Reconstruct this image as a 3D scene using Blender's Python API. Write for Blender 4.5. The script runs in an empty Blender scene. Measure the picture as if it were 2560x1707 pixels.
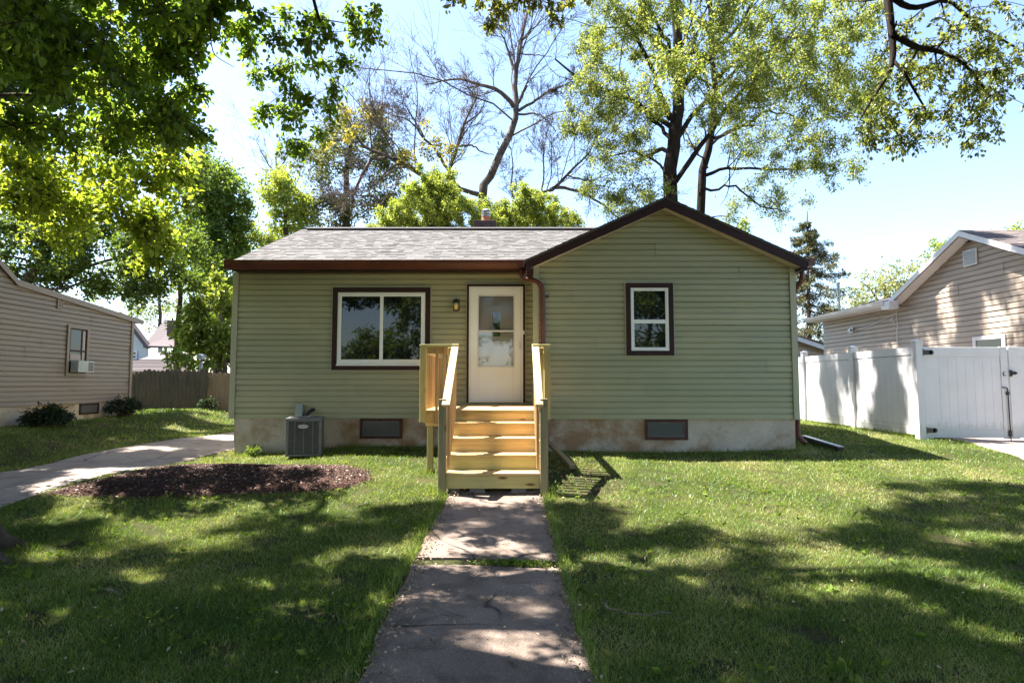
import bpy, bmesh, math, random
import numpy as np
from mathutils import Vector, Matrix

# ------------------------------------------------------------------ camera, light, exposure
scn = bpy.context.scene
C = scn.collection
PITCH = math.atan(.0706); CAMZ = 1.55; FPX = 1480.0
cam_d = bpy.data.cameras.new('camera'); cam = bpy.data.objects.new('camera', cam_d); C.objects.link(cam)
cam_d.sensor_width = 36; cam_d.lens = 36 * FPX / 2560; cam_d.clip_start = .05; cam_d.clip_end = 3000
cam.location = (0, 0, CAMZ); cam.rotation_euler = (math.pi / 2 + PITCH, 0, 0)
scn.camera = cam

SUN = Vector((-.52, .17, 1)).normalized()          # towards the sun: high, left and a little behind the house
W = bpy.data.worlds.new('World'); scn.world = W; W.use_nodes = True
nt = W.node_tree; nt.nodes.clear()
o_ = nt.nodes.new('ShaderNodeOutputWorld'); b_ = nt.nodes.new('ShaderNodeBackground'); s_ = nt.nodes.new('ShaderNodeTexSky')
s_.sky_type = 'NISHITA'; s_.sun_disc = False
s_.sun_elevation = math.asin(SUN.z); s_.sun_rotation = math.atan2(SUN.x, SUN.y)
s_.air_density = 1.0; s_.dust_density = 1.0; s_.ozone_density = 1.8; s_.altitude = 200
b_.inputs['Strength'].default_value = .082
nt.links.new(s_.outputs[0], b_.inputs[0]); nt.links.new(b_.outputs[0], o_.inputs[0])
sl = bpy.data.lights.new('sun', 'SUN'); sl.energy = 5.0; sl.angle = math.radians(.53); sl.color = (1, .95, .87)
so = bpy.data.objects.new('sun', sl); C.objects.link(so); so.rotation_euler = SUN.to_track_quat('Z', 'Y').to_euler()
scn.view_settings.view_transform = 'Standard'; scn.view_settings.look = 'None'
scn.view_settings.exposure = 2.45; scn.view_settings.gamma = 1
scn.cycles.max_bounces = 10; scn.cycles.transparent_max_bounces = 12; scn.cycles.transmission_bounces = 6

R = np.random.default_rng(7)
PI = math.pi

# ------------------------------------------------------------------ terrain
PY = [-400, 4.5, 5.1, 6.83, 7.4, 8.5, 10.2, 12, 16, 30, 400]
PZ = [0, 0, .02, .13, .19, .28, .39, .44, .5, .42, .42]
def sm(t): t = np.clip(t, 0, 1); return t * t * (3 - 2 * t)
def gz(x, y):
    x = np.asarray(x, float); y = np.asarray(y, float)
    z = (np.interp(y - .25, PY, PZ) + np.interp(y, PY, PZ) + np.interp(y + .25, PY, PZ)) / 3
    z = z + .26 * sm((-7.7 - x) / 1.8) * sm((y - 6.5) / 4) - .10 * sm((-x - 2.5) / 2) * sm((y - 7.5) / 2.5) * sm((9.2 + x) / 1.5)
    z = z + .05 * sm((x - 4) / 3) * sm((y - 8) / 3)
    far = sm((30 - np.hypot(x, y)) / 10)
    z = z + .012 * far * (np.sin(1.7 * x + .6 * y) + np.sin(1.1 * y - .8 * x + 1) + .5 * np.sin(3.1 * x + 2.3 * y))
    return z
def ray(px, py):
    u = (px - 1280) / FPX; v = (853.5 - py) / FPX
    c, s = math.cos(PITCH), math.sin(PITCH)
    return u, c - v * s, s + v * c
def P(px, py, D):                                   # the point of the scene seen there at distance D
    x, y, z = ray(px, py); t = D / y
    return (x * t, D, CAMZ + z * t)
def GP(px, py):                                     # the point of the ground seen there
    x, y, z = ray(px, py); t = 1.0
    for _ in range(60): t = (float(gz(x * t, y * t)) - CAMZ) / z * .6 + t * .4
    return (x * t, y * t)

# ------------------------------------------------------------------ materials
def newmat(name):
    m = bpy.data.materials.new(name); m.use_nodes = True
    n = m.node_tree; p = n.nodes['Principled BSDF']
    return m, n, p
def N(n, t, **k):
    a = n.nodes.new(t)
    for q, v in k.items():
        if q in a.inputs: a.inputs[q].default_value = v
        else: setattr(a, q, v)
    return a
def coords(n, scale=(1, 1, 1), src='Object'):
    t = N(n, 'ShaderNodeTexCoord'); m = N(n, 'ShaderNodeMapping'); m.inputs['Scale'].default_value = scale
    n.links.new(t.outputs[src], m.inputs['Vector']); return m.outputs[0]
def ramp(n, fac, stops):
    r = N(n, 'ShaderNodeValToRGB'); e = r.color_ramp.elements
    while len(e) < len(stops): e.new(.5)
    for i, (p, c) in enumerate(stops): e[i].position = p; e[i].color = (*c, 1) if len(c) == 3 else c
    n.links.new(fac, r.inputs[0]); return r.outputs[0]
def noise(n, vec, scale, detail=4, rough=.55, dist=0):
    t = N(n, 'ShaderNodeTexNoise', Scale=scale, Detail=detail, Roughness=rough, Distortion=dist)
    n.links.new(vec, t.inputs['Vector']); return t.outputs['Fac']
def mixc(n, fac, a, b, mode='MIX'):
    m = N(n, 'ShaderNodeMix', data_type='RGBA', blend_type=mode)
    for v, i in ((fac, 0), (a, 6), (b, 7)):
        if hasattr(v, 'is_linked') or hasattr(v, 'links'): n.links.new(v, m.inputs[i])
        elif i == 0: m.inputs[0].default_value = v
        else: m.inputs[i].default_value = (*v, 1)
    return m.outputs[2]
def bump(n, p, h, strength, dist=.02):
    b = N(n, 'ShaderNodeBump', Strength=strength, Distance=dist)
    n.links.new(h, b.inputs['Height']); n.links.new(b.outputs[0], p.inputs['Normal'])
def pm(name, c1, c2, scale=3, rough=.6, bmp=0, stretch=(1, 1, 1), detail=5, spec=.5, lo=.35, hi=.65, metal=0, fine=0):
    m, n, p = newmat(name); v = coords(n, stretch)
    f = noise(n, v, scale, detail); col = ramp(n, f, [(lo, c1), (hi, c2)])
    if fine:
        g = noise(n, coords(n), fine, 3, .7); col = mixc(n, 1.0, col, ramp(n, g, [(.3, (.72,) * 3), (.7, (1.22,) * 3)]), 'MULTIPLY')
    n.links.new(col, p.inputs['Base Color'])
    p.inputs['Roughness'].default_value = rough; p.inputs['Specular IOR Level'].default_value = spec; p.inputs['Metallic'].default_value = metal
    if bmp: bump(n, p, noise(n, v, scale * 3 if not fine else fine, 6), bmp)
    return m
def wood(name, c1, c2, axis, knots=True, grey=0):
    st = {'x': (1.2, 22, 22), 'y': (22, 1.2, 22), 'z': (22, 22, 1.2)}[axis]
    m, n, p = newmat(name); v = coords(n, st)
    f = noise(n, v, 1.6, 6, .6, .4); col = ramp(n, f, [(.3, c1), (.68, c2)])
    big = noise(n, coords(n), 1.3, 2); col = mixc(n, 1.0, col, ramp(n, big, [(.3, (.8, .84, .8)), (.7, (1.16, 1.1, 1.02))]), 'MULTIPLY')
    if knots:
        ks = {'x': (2.3, .4, 8), 'y': (5, 2.2, 7), 'z': (9, .4, 2.4)}[axis]
        vo = N(n, 'ShaderNodeTexVoronoi', Scale=1.0); n.links.new(coords(n, ks), vo.inputs['Vector'])
        kf = ramp(n, vo.outputs['Distance'], [(.07, (1, 1, 1)), (.19, (0, 0, 0))])
        col = mixc(n, kf, col, (.13, .06, .025))
    oi = N(n, 'ShaderNodeObjectInfo'); col = mixc(n, 1.0, col, ramp(n, oi.outputs['Random'], [(0, (.80, .82, .80)), (1, (1.14, 1.10, 1.04))]), 'MULTIPLY')
    n.links.new(col, p.inputs['Base Color']); p.inputs['Roughness'].default_value = .7; p.inputs['Specular IOR Level'].default_value = .25
    bump(n, p, f, .15, .004)
    return m
def attrmat(name, stops, rough=.8, spec=.2, bscale=0, bstr=.3, fine=0):
    m, n, p = newmat(name); a = N(n, 'ShaderNodeAttribute', attribute_name='v')
    col = ramp(n, a.outputs['Fac'], stops)
    if fine: col = mixc(n, 1.0, col, ramp(n, noise(n, coords(n), fine, 4, .7), [(.3, (.7,) * 3), (.7, (1.25,) * 3)]), 'MULTIPLY')
    n.links.new(col, p.inputs['Base Color']); p.inputs['Roughness'].default_value = rough; p.inputs['Specular IOR Level'].default_value = spec
    if bscale: bump(n, p, noise(n, coords(n), bscale, 4), bstr)
    return m
def leafmat(name, stops, trans=.45, gloss=0.027, boost=1.5):
    m = bpy.data.materials.new(name); m.use_nodes = True; n = m.node_tree; n.nodes.clear()
    out = N(n, 'ShaderNodeOutputMaterial'); a = N(n, 'ShaderNodeAttribute', attribute_name='v')
    col = ramp(n, a.outputs['Fac'], stops)
    d = N(n, 'ShaderNodeBsdfDiffuse'); t = N(n, 'ShaderNodeBsdfTranslucent'); g = N(n, 'ShaderNodeBsdfGlossy', Roughness=.42)
    n.links.new(col, d.inputs[0]); n.links.new(mixc(n, 1.0, col, (boost * 1.12, boost, boost * .55), 'MULTIPLY'), t.inputs[0])
    g.inputs[0].default_value = (.9, .95, 1, 1)
    m1 = N(n, 'ShaderNodeMixShader', Fac=trans); m2 = N(n, 'ShaderNodeMixShader', Fac=gloss)
    n.links.new(d.outputs[0], m1.inputs[1]); n.links.new(t.outputs[0], m1.inputs[2])
    n.links.new(m1.outputs[0], m2.inputs[1]); n.links.new(g.outputs[0], m2.inputs[2]); n.links.new(m2.outputs[0], out.inputs[0])
    return m
def panemat(name, base=(.008, .009, .011), wob=.03):
    m, n, p = newmat(name); p.inputs['Base Color'].default_value = (*base, 1); p.inputs['Roughness'].default_value = .02
    p.inputs['IOR'].default_value = 1.55; bump(n, p, noise(n, coords(n), 1.1, 1), wob, .05); return m
def clearmat(name, fac=.16):
    m = bpy.data.materials.new(name); m.use_nodes = True; n = m.node_tree; n.nodes.clear()
    out = N(n, 'ShaderNodeOutputMaterial'); t = N(n, 'ShaderNodeBsdfTransparent'); g = N(n, 'ShaderNodeBsdfGlossy', Roughness=.03)
    f = N(n, 'ShaderNodeFresnel', IOR=1.45); ad = N(n, 'ShaderNodeMath', operation='ADD'); ad.inputs[1].default_value = fac
    n.links.new(f.outputs[0], ad.inputs[0]); mx = N(n, 'ShaderNodeMixShader'); n.links.new(ad.outputs[0], mx.inputs[0])
    n.links.new(t.outputs[0], mx.inputs[1]); n.links.new(g.outputs[0], mx.inputs[2]); n.links.new(mx.outputs[0], out.inputs[0]); return m

def sidingmat(name, c, var=.09):
    m, n, p = newmat(name)
    big = noise(n, coords(n, (.5, .5, .9)), 1.2, 3); fine = noise(n, coords(n, (1.5, 1.5, 30)), 3, 4)
    col = mixc(n, 1.0, c, ramp(n, big, [(.3, (1 - var, 1 - var * .6, 1 - var * .3)), (.7, (1 + var, 1 + var * .7, 1 + var * .2))]), 'MULTIPLY')
    col = mixc(n, 1.0, col, ramp(n, fine, [(.3, (.95,) * 3), (.7, (1.04,) * 3)]), 'MULTIPLY')
    at = N(n, 'ShaderNodeAttribute', attribute_name='v'); col = mixc(n, 1.0, col, ramp(n, at.outputs['Fac'], [(0, (.93, .945, .94)), (1, (1.07, 1.055, 1.06))]), 'MULTIPLY')
    dirt = noise(n, coords(n, (3, 3, .5)), 2.5, 5, .7); col = mixc(n, ramp(n, dirt, [(.62, (0, 0, 0)), (.85, (.35,) * 3)]), col, (c[0] * .6, c[1] * .58, c[2] * .5))
    n.links.new(col, p.inputs['Base Color']); p.inputs['Roughness'].default_value = .42; p.inputs['Specular IOR Level'].default_value = .4
    return m

M = {}
M['siding_green'] = sidingmat('green vinyl siding', (.35, .335, .218))
M['trim_green'] = sidingmat('green vinyl trim', (.405, .385, .28), .05)
M['siding_tan'] = sidingmat('tan vinyl siding', (.25, .195, .165))
M['siding_beige'] = sidingmat('beige vinyl siding', (.40, .32, .26))
M['siding_white'] = sidingmat('white lap siding', (.46, .47, .48), .03)
M['brown'] = pm('dark brown paint', (.028, .011, .012), (.040, .017, .018), 5, .6, .03, spec=.25)
M['gutter'] = pm('red brown gutter metal', (.085, .020, .013), (.125, .03, .018), 3, .38, .04, fine=25)
M['rustbrown'] = pm('rusty basement frame', (.05, .014, .012), (.085, .028, .02), 12, .7, .1)
M['soffit'] = pm('pale soffit', (.5, .42, .38), (.55, .47, .42), 4, .5)
M['white'] = pm('white vinyl', (.60, .59, .60), (.66, .65, .65), 3, .35, .02)
def vinyl_mat():
    m, n, p = newmat('white vinyl fence'); v = coords(n); t = N(n, 'ShaderNodeTexCoord'); sx = N(n, 'ShaderNodeSeparateXYZ'); n.links.new(t.outputs['Object'], sx.inputs[0])
    ad = N(n, 'ShaderNodeMath', operation='MULTIPLY_ADD'); n.links.new(noise(n, coords(n, (6, 6, 1.5)), 2.2, 5, .7), ad.inputs[0]); ad.inputs[1].default_value = -.55; n.links.new(sx.outputs['Z'], ad.inputs[2])
    col = mixc(n, ramp(n, ad.outputs[0], [(-.0, (.30,) * 3), (.07, (0, 0, 0))]), ramp(n, noise(n, v, 2.5, 4), [(.3, (.59, .58, .585)), (.7, (.66, .65, .655))]), (.30, .31, .22))
    n.links.new(col, p.inputs['Base Color']); p.inputs['Roughness'].default_value = .38; return m
M['vinyl'] = vinyl_mat()
M['whitewin'] = pm('white window vinyl', (.80, .80, .80), (.84, .84, .83), 3, .35, .02)
M['whitedoor'] = pm('white door paint', (.77, .775, .80), (.82, .825, .845), 2, .4, .02)
M['taupe'] = pm('taupe door paint', (.33, .275, .255), (.37, .31, .29), 2, .5)
M['pane'] = panemat('dark window glass'); M['clear'] = clearmat('clear glass', -.02); M['hazeglass'] = clearmat('reflective glass', .05)
M['dimpane'] = panemat('dusty basement glass', (.11, .11, .112), .1)
M['black'] = pm('black metal', (.012, .012, .013), (.02, .02, .022), 8, .4)
M['grey_metal'] = pm('grey painted metal', (.30, .34, .36), (.36, .40, .42), 4, .4)
M['ac'] = pm('charcoal painted steel', (.12, .12, .125), (.15, .15, .155), 6, .45, fine=40)
M['acdark'] = pm('dark condenser fins', (.010, .010, .011), (.018, .018, .019), 9, .6)
M['silver'] = pm('silver badge', (.6, .6, .62), (.7, .7, .72), 9, .3, metal=.3)
M['galv'] = pm('galvanised metal', (.35, .36, .37), (.5, .51, .52), 8, .4, metal=.6)
M['terracotta'] = pm('clay flue', (.42, .14, .07), (.55, .22, .12), 9, .8, .2)
M['brickdark'] = pm('dark chimney brick', (.06, .045, .05), (.11, .07, .06), 12, .85, .3)
M['amber'] = pm('amber lamp glass', (.75, .55, .18), (.8, .66, .3), 6, .25)
M['woodx'] = wood('new pine along the board', (.46, .31, .135), (.62, .46, .25), 'x')
M['woody'] = wood('new pine lengthwise', (.48, .36, .19), (.62, .50, .31), 'y', False)
M['woodz'] = wood('green treated pine upright', (.40, .34, .16), (.52, .45, .23), 'z')
M['woodg'] = wood('greenish pine board', (.40, .35, .15), (.50, .44, .21), 'x')
M['cedar'] = wood('reddish baluster wood', (.40, .24, .125), (.54, .36, .20), 'z', False)
M['weathered'] = wood('weathered post wood', (.20, .17, .10), (.32, .27, .17), 'z')
M['fencegrey'] = wood('grey weathered fence wood', (.055, .046, .040), (.14, .118, .10), 'z', False)
M['fencetan'] = wood('tan weathered fence wood', (.20, .15, .11), (.28, .215, .165), 'z', False)
M['blk'] = pm('concrete block', (.16, .155, .145), (.22, .21, .195), 14, .9, .3)
M['shingle'] = attrmat('grey shingle', [(0, (.075, .071, .074)), (.25, (.105, .10, .10)), (.7, (.128, .122, .121)), (1, (.15, .143, .141))], .9, .15, 90, .25, 160)
M['shinglebrown'] = attrmat('brown shingle', [(0, (.10, .085, .08)), (.5, (.14, .115, .11)), (1, (.19, .16, .15))], .9, .15, 90, .25, 160)
M['shinglefar'] = attrmat('mauve shingle', [(0, (.085, .070, .074)), (1, (.14, .118, .12))], .9, .15)

def foundation_mat():
    m, n, p = newmat('stained foundation concrete'); v = coords(n)
    base = ramp(n, noise(n, v, 2.2, 6), [(.3, (.44, .37, .30)), (.7, (.60, .52, .45))])
    st = noise(n, coords(n, (1, 1, 1.2)), 1.3, 6, .65, .1)
    col = mixc(n, ramp(n, st, [(.46, (0, 0, 0)), (.62, (.85,) * 3)]), base, (.30, .165, .085))
    sp = noise(n, v, 45, 3, .7); col = mixc(n, 1.0, col, ramp(n, sp, [(.3, (.85,) * 3), (.7, (1.1,) * 3)]), 'MULTIPLY')
    n.links.new(col, p.inputs['Base Color']); p.inputs['Roughness'].default_value = .9; p.inputs['Specular IOR Level'].default_value = .2
    bump(n, p, noise(n, v, 14, 8, .65), .45, .02); return m
M['foundation'] = foundation_mat()
def concrete_mat(name, a, b, dark, sc=1):
    m, n, p = newmat(name); v = coords(n)
    base = ramp(n, noise(n, v, 1.3 * sc, 6), [(.32, a), (.68, b)])
    blot = noise(n, v, 3.3 * sc, 6, .65, .4); col = mixc(n, ramp(n, blot, [(.48, (0, 0, 0)), (.68, (.75,) * 3)]), base, dark)
    vo = N(n, 'ShaderNodeTexVoronoi', Scale=85); n.links.new(v, vo.inputs['Vector'])
    col = mixc(n, 1.0, col, ramp(n, vo.outputs['Distance'], [(.1, (1.35, 1.3, 1.28)), (.5, (.85,) * 3)]), 'MULTIPLY')
    wv = N(n, 'ShaderNodeTexNoise', Scale=2.2, Detail=4); n.links.new(v, wv.inputs['Vector']); ck = N(n, 'ShaderNodeTexVoronoi', Scale=.75, feature='DISTANCE_TO_EDGE'); n.links.new(mixc(n, .22, v, wv.outputs['Color']), ck.inputs['Vector'])
    mk = ramp(n, noise(n, v, .9, 2), [(.48, (0, 0, 0)), (.56, (1, 1, 1))]); cr = mixc(n, 1.0, ramp(n, ck.outputs['Distance'], [(.002, (.9,) * 3), (.011, (0, 0, 0))]), mk, 'MULTIPLY'); col = mixc(n, cr, col, (.03, .026, .02))
    g = noise(n, v, 140, 3, .8); col = mixc(n, 1.0, col, ramp(n, g, [(.33, (.62,) * 3), (.66, (1.3,) * 3)]), 'MULTIPLY')
    n.links.new(col, p.inputs['Base Color']); p.inputs['Roughness'].default_value = .9; p.inputs['Specular IOR Level'].default_value = .2
    bump(n, p, noise(n, v, 60, 6, .7), .6, .012); return m
M['walk'] = concrete_mat('old walk concrete', (.17, .128, .104), (.25, .195, .162), (.085, .066, .052), 1.3)
M['drive'] = concrete_mat('driveway concrete', (.29, .235, .20), (.36, .30, .26), (.19, .155, .13))
def lawn_mat():
    m, n, p = newmat('lawn soil and thatch'); v = coords(n)
    base = ramp(n, noise(n, v, 28, 6, .7), [(.3, (.030, .040, .012)), (.5, (.050, .055, .020)), (.72, (.105, .085, .045))])
    pt = noise(n, v, .8, 5, .6); col = mixc(n, ramp(n, pt, [(.55, (0, 0, 0)), (.75, (.65,) * 3)]), base, (.15, .105, .06))
    n.links.new(col, p.inputs['Base Color']); p.inputs['Roughness'].default_value = 1; p.inputs['Specular IOR Level'].default_value = .1
    bump(n, p, noise(n, v, 60, 6, .7), 1, .03); return m
M['lawn'] = lawn_mat()
M['soil'] = pm('dark mulch', (.036, .019, .014), (.085, .046, .035), 14, .95, .9, fine=60, spec=.1)
M['chip'] = attrmat('mulch chip', [(0, (.018, .010, .008)), (.5, (.052, .031, .024)), (.93, (.10, .062, .05)), (.97, (.28, .22, .18)), (1, (.45, .38, .32))], .9, .15)
M['bark'] = pm('rough grey brown bark', (.045, .034, .026), (.115, .09, .07), 9, .95, 1, (1, 1, .22), 8, .1)
M['barkdark'] = pm('dark locust bark', (.016, .012, .010), (.044, .033, .027), 8, .95, 1, (1, 1, .2), 8, .1)
M['barkgrey'] = pm('grey dead bark', (.085, .066, .055), (.17, .135, .118), 8, .95, .8, (1, 1, .25), 8, .1)
M['barkred'] = pm('reddish pine bark', (.07, .04, .03), (.13, .08, .06), 9, .95, .8, (1, 1, .25), 8, .1)
M['litter'] = attrmat('dry leaf litter', [(0, (.10, .06, .035)), (.5, (.24, .17, .10)), (1, (.46, .38, .27))], .9, .15)
M['twig'] = pm('dry twig', (.10, .075, .055), (.19, .15, .115), 20, .9, .2)
def lm(n, a, b, c, **k): M[n] = leafmat(n, [(0, a), (.5, b), (1, c)], **k)
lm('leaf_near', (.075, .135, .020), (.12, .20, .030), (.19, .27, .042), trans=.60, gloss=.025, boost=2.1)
lm('leaf_canopy', (.030, .062, .013), (.048, .090, .018), (.075, .120, .024), trans=.32, gloss=.02, boost=1.1)  # darker copy for the unseen overhead leaves, so less light comes through
lm('leaf_sun', (.10, .16, .018), (.17, .24, .026), (.25, .31, .05), trans=.56, gloss=.02, boost=1.9)  # lighter copy for the same tree's lower leaves, sunlight put into the colour
lm('leaf_right', (.085, .125, .030), (.135, .180, .042), (.21, .23, .07), trans=.5, gloss=.03, boost=1.7)
lm('leaf_locust', (.10, .155, .026), (.175, .235, .048), (.36, .39, .16), trans=.5, gloss=.02, boost=1.4)
lm('leaf_dark', (.055, .098, .018), (.095, .16, .025), (.17, .24, .042), trans=.48, gloss=.02, boost=1.8)
lm('leaf_maple', (.048, .085, .019), (.080, .13, .028), (.13, .19, .038), trans=.45, gloss=.02, boost=1.7)
lm('leaf_bright', (.10, .16, .025), (.17, .235, .035), (.26, .30, .06), trans=.52, gloss=0.023, boost=1.5)
lm('leaf_lime', (.13, .20, .034), (.21, .285, .052), (.33, .37, .095), trans=.52, gloss=.02, boost=1.5)
lm('leaf_yellow', (.20, .20, .04), (.27, .26, .05), (.34, .30, .08), trans=.5, gloss=0.018)
lm('leaf_pale', (.16, .20, .07), (.24, .27, .10), (.36, .37, .18), trans=.5, gloss=0.018, boost=1.4)
lm('leaf_olive', (.075, .095, .03), (.12, .14, .045), (.18, .19, .07), trans=.4, gloss=0.023)
lm('needle', (.055, .068, .032), (.11, .12, .055), (.22, .19, .10), trans=.2, gloss=0.023)
lm('leaf_bush', (.012, .024, .010), (.018, .036, .013), (.032, .055, .018), trans=.3, gloss=.02)
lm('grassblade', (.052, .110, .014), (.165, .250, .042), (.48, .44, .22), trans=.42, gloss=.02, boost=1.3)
lm('clover', (.07, .13, .02), (.12, .19, .032), (.18, .25, .055), trans=.42, gloss=.0, boost=1.3)

# ------------------------------------------------------------------ object helpers
ORIGIN = {}                                          # where the thing each part belongs to stands
def mesh_obj(name, verts, faces, mat, parent=None, smooth=False, v=None, bevel=0, mats=None, mi=None):
    me = bpy.data.meshes.new(name)
    verts = np.asarray(verts, np.float32)
    if isinstance(faces, np.ndarray):
        k = faces.shape[1]; nf = len(faces)
        me.vertices.add(len(verts)); me.vertices.foreach_set('co', verts.ravel())
        me.loops.add(nf * k); me.loops.foreach_set('vertex_index', faces.astype(np.int32).ravel())
        me.polygons.add(nf); me.polygons.foreach_set('loop_start', np.arange(0, nf * k, k, dtype=np.int32))
        me.update(calc_edges=True)
    else:
        me.from_pydata([tuple(map(float, q)) for q in verts], [], faces)
    for q in (mats or [mat]): me.materials.append(q)
    if mi is not None: me.polygons.foreach_set('material_index', np.asarray(mi, np.int32))
    if smooth: me.polygons.foreach_set('use_smooth', np.ones(len(me.polygons), bool))
    if v is not None:
        a = me.attributes.new('v', 'FLOAT', 'FACE'); a.data.foreach_set('value', np.asarray(v, np.float32))
    me.update()
    o = bpy.data.objects.new(name, me); C.objects.link(o)
    if parent is not None:
        o.parent = parent
        base = np.array(ORIGIN.get(parent.name, (0, 0, 0)), float)
        me.vertices.foreach_set('co', (verts - base.astype(np.float32)).ravel()); me.update(); ORIGIN[o.name] = base
    if bevel:
        b = o.modifiers.new('bevel', 'BEVEL'); b.width = bevel; b.segments = 2; b.limit_method = 'ANGLE'; b.angle_limit = .6
    return o
class MB:
    def __init__(s): s.v = []; s.f = []; s.a = []
    def poly(s, pts, a=0):
        i = len(s.v); s.v += [tuple(p) for p in pts]; s.f.append(list(range(i, i + len(pts)))); s.a.append(a)
    def hexa(s, b, t, a=0):                          # bottom ring and top ring of four points
        i = len(s.v); s.v += [tuple(p) for p in b] + [tuple(p) for p in t]
        s.f += [[i + 3, i + 2, i + 1, i], [i + 4, i + 5, i + 6, i + 7]] + [[i + k, i + (k + 1) % 4, i + 4 + (k + 1) % 4, i + 4 + k] for k in range(4)]
        s.a += [a] * 6; return s
    def box(s, x0, x1, y0, y1, z0, z1, a=0):
        return s.hexa([(x0, y0, z0), (x1, y0, z0), (x1, y1, z0), (x0, y1, z0)], [(x0, y0, z1), (x1, y0, z1), (x1, y1, z1), (x0, y1, z1)], a)
    def rbox(s, c, size, rot=(0, 0, 0), a=0):
        from mathutils import Euler
        q = Euler(rot).to_matrix(); hx, hy, hz = (k / 2 for k in size); c = Vector(c)
        b = [c + q @ Vector(p) for p in ((-hx, -hy, -hz), (hx, -hy, -hz), (hx, hy, -hz), (-hx, hy, -hz))]
        t = [c + q @ Vector(p) for p in ((-hx, -hy, hz), (hx, -hy, hz), (hx, hy, hz), (-hx, hy, hz))]
        return s.hexa(b, t, a)
    def beam(s, p0, p1, w, h, a=0):                  # bar from p0 to p1, w sideways, h upwards
        p0, p1 = Vector(p0), Vector(p1); d = (p1 - p0).normalized(); side = d.cross(Vector((0, 0, 1)))
        side = side.normalized() if side.length > 1e-4 else Vector((1, 0, 0)); up = side.cross(d)
        r = lambda p: [p - side * w / 2 - up * h / 2, p + side * w / 2 - up * h / 2, p + side * w / 2 + up * h / 2, p - side * w / 2 + up * h / 2]
        return s.hexa(r(p0), r(p1), a)
    def prism(s, prof, f0, f1, a=0):                 # profile points mapped by f0 and f1
        n = len(prof); i = len(s.v); s.v += [tuple(f0(p)) for p in prof] + [tuple(f1(p)) for p in prof]
        s.f += [list(range(i, i + n))[::-1], list(range(i + n, i + 2 * n))] + [[i + k, i + (k + 1) % n, i + n + (k + 1) % n, i + n + k] for k in range(n)]
        s.a += [a] * (n + 2); return s
    def tube(s, pts, rad, n=10, a=0, cap=True):
        pts = [Vector(p) for p in pts]; i = len(s.v)
        rad = [rad] * len(pts) if isinstance(rad, (int, float)) else rad; up = Vector((.3, .2, 1)).normalized()
        for k, p in enumerate(pts):
            d = (pts[min(k + 1, len(pts) - 1)] - pts[max(k - 1, 0)]).normalized()
            x = d.cross(up); x = x.normalized() if x.length > 1e-3 else Vector((1, 0, 0)); y = d.cross(x)
            s.v += [tuple(p + (x * math.cos(q * 2 * PI / n) + y * math.sin(q * 2 * PI / n)) * rad[k]) for q in range(n)]
        for k in range(len(pts) - 1):
            for q in range(n): s.f.append([i + k * n + q, i + k * n + (q + 1) % n, i + (k + 1) * n + (q + 1) % n, i + (k + 1) * n + q]); s.a.append(a)
        if cap: s.f += [list(range(i, i + n))[::-1], list(range(i + (len(pts) - 1) * n, i + len(pts) * n))]; s.a += [a, a]
        return s
    def build(s, name, mat, parent=None, smooth=False, bevel=0, attr=False):
        o = mesh_obj(name, s.v, s.f, mat, parent, smooth, s.a if attr else None, bevel)
        bm = bmesh.new(); bm.from_mesh(o.data); bmesh.ops.recalc_face_normals(bm, faces=bm.faces); bm.to_mesh(o.data); bm.free()
        if smooth: o.data.polygons.foreach_set('use_smooth', [True] * len(o.data.polygons))
        return o
def tag(o, label=None, cat=None, group=None, kind=None):
    if label: o['label'] = label
    if cat: o['category'] = cat
    if group: o['group'] = group
    if kind: o['kind'] = kind
    return o
def thing(name, label, cat, loc, group=None):
    o = bpy.data.objects.new(name, None); C.objects.link(o); o.location = loc; ORIGIN[o.name] = loc; o.empty_display_size = .2
    return tag(o, label, cat, group)
def structure(o): o['kind'] = 'structure'; return o

# ------------------------------------------------------------------ ground, walk, drives
def axis(lo, hi, fine0, fine1, step, grow=1.25):
    a = list(np.arange(fine0, fine1 + 1e-6, step)); d = step
    while a[-1] < hi: d *= grow; a.append(a[-1] + d)
    d = step
    while a[0] > lo: d *= grow; a.insert(0, a[0] - d)
    return np.array(a)
xs, ys = axis(-900, 900, -12, 12, .25), axis(-500, 1500, 1, 20, .25)
gx, gy = np.meshgrid(xs, ys); gv = np.stack([gx, gy, gz(gx, gy)], -1).reshape(-1, 3)
ii = (np.arange(len(ys) - 1)[:, None] * len(xs) + np.arange(len(xs) - 1)[None]).ravel()
structure(mesh_obj('ground', gv, np.stack([ii, ii + 1, ii + 1 + len(xs), ii + len(xs)], -1), M['lawn'], smooth=True))

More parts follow.
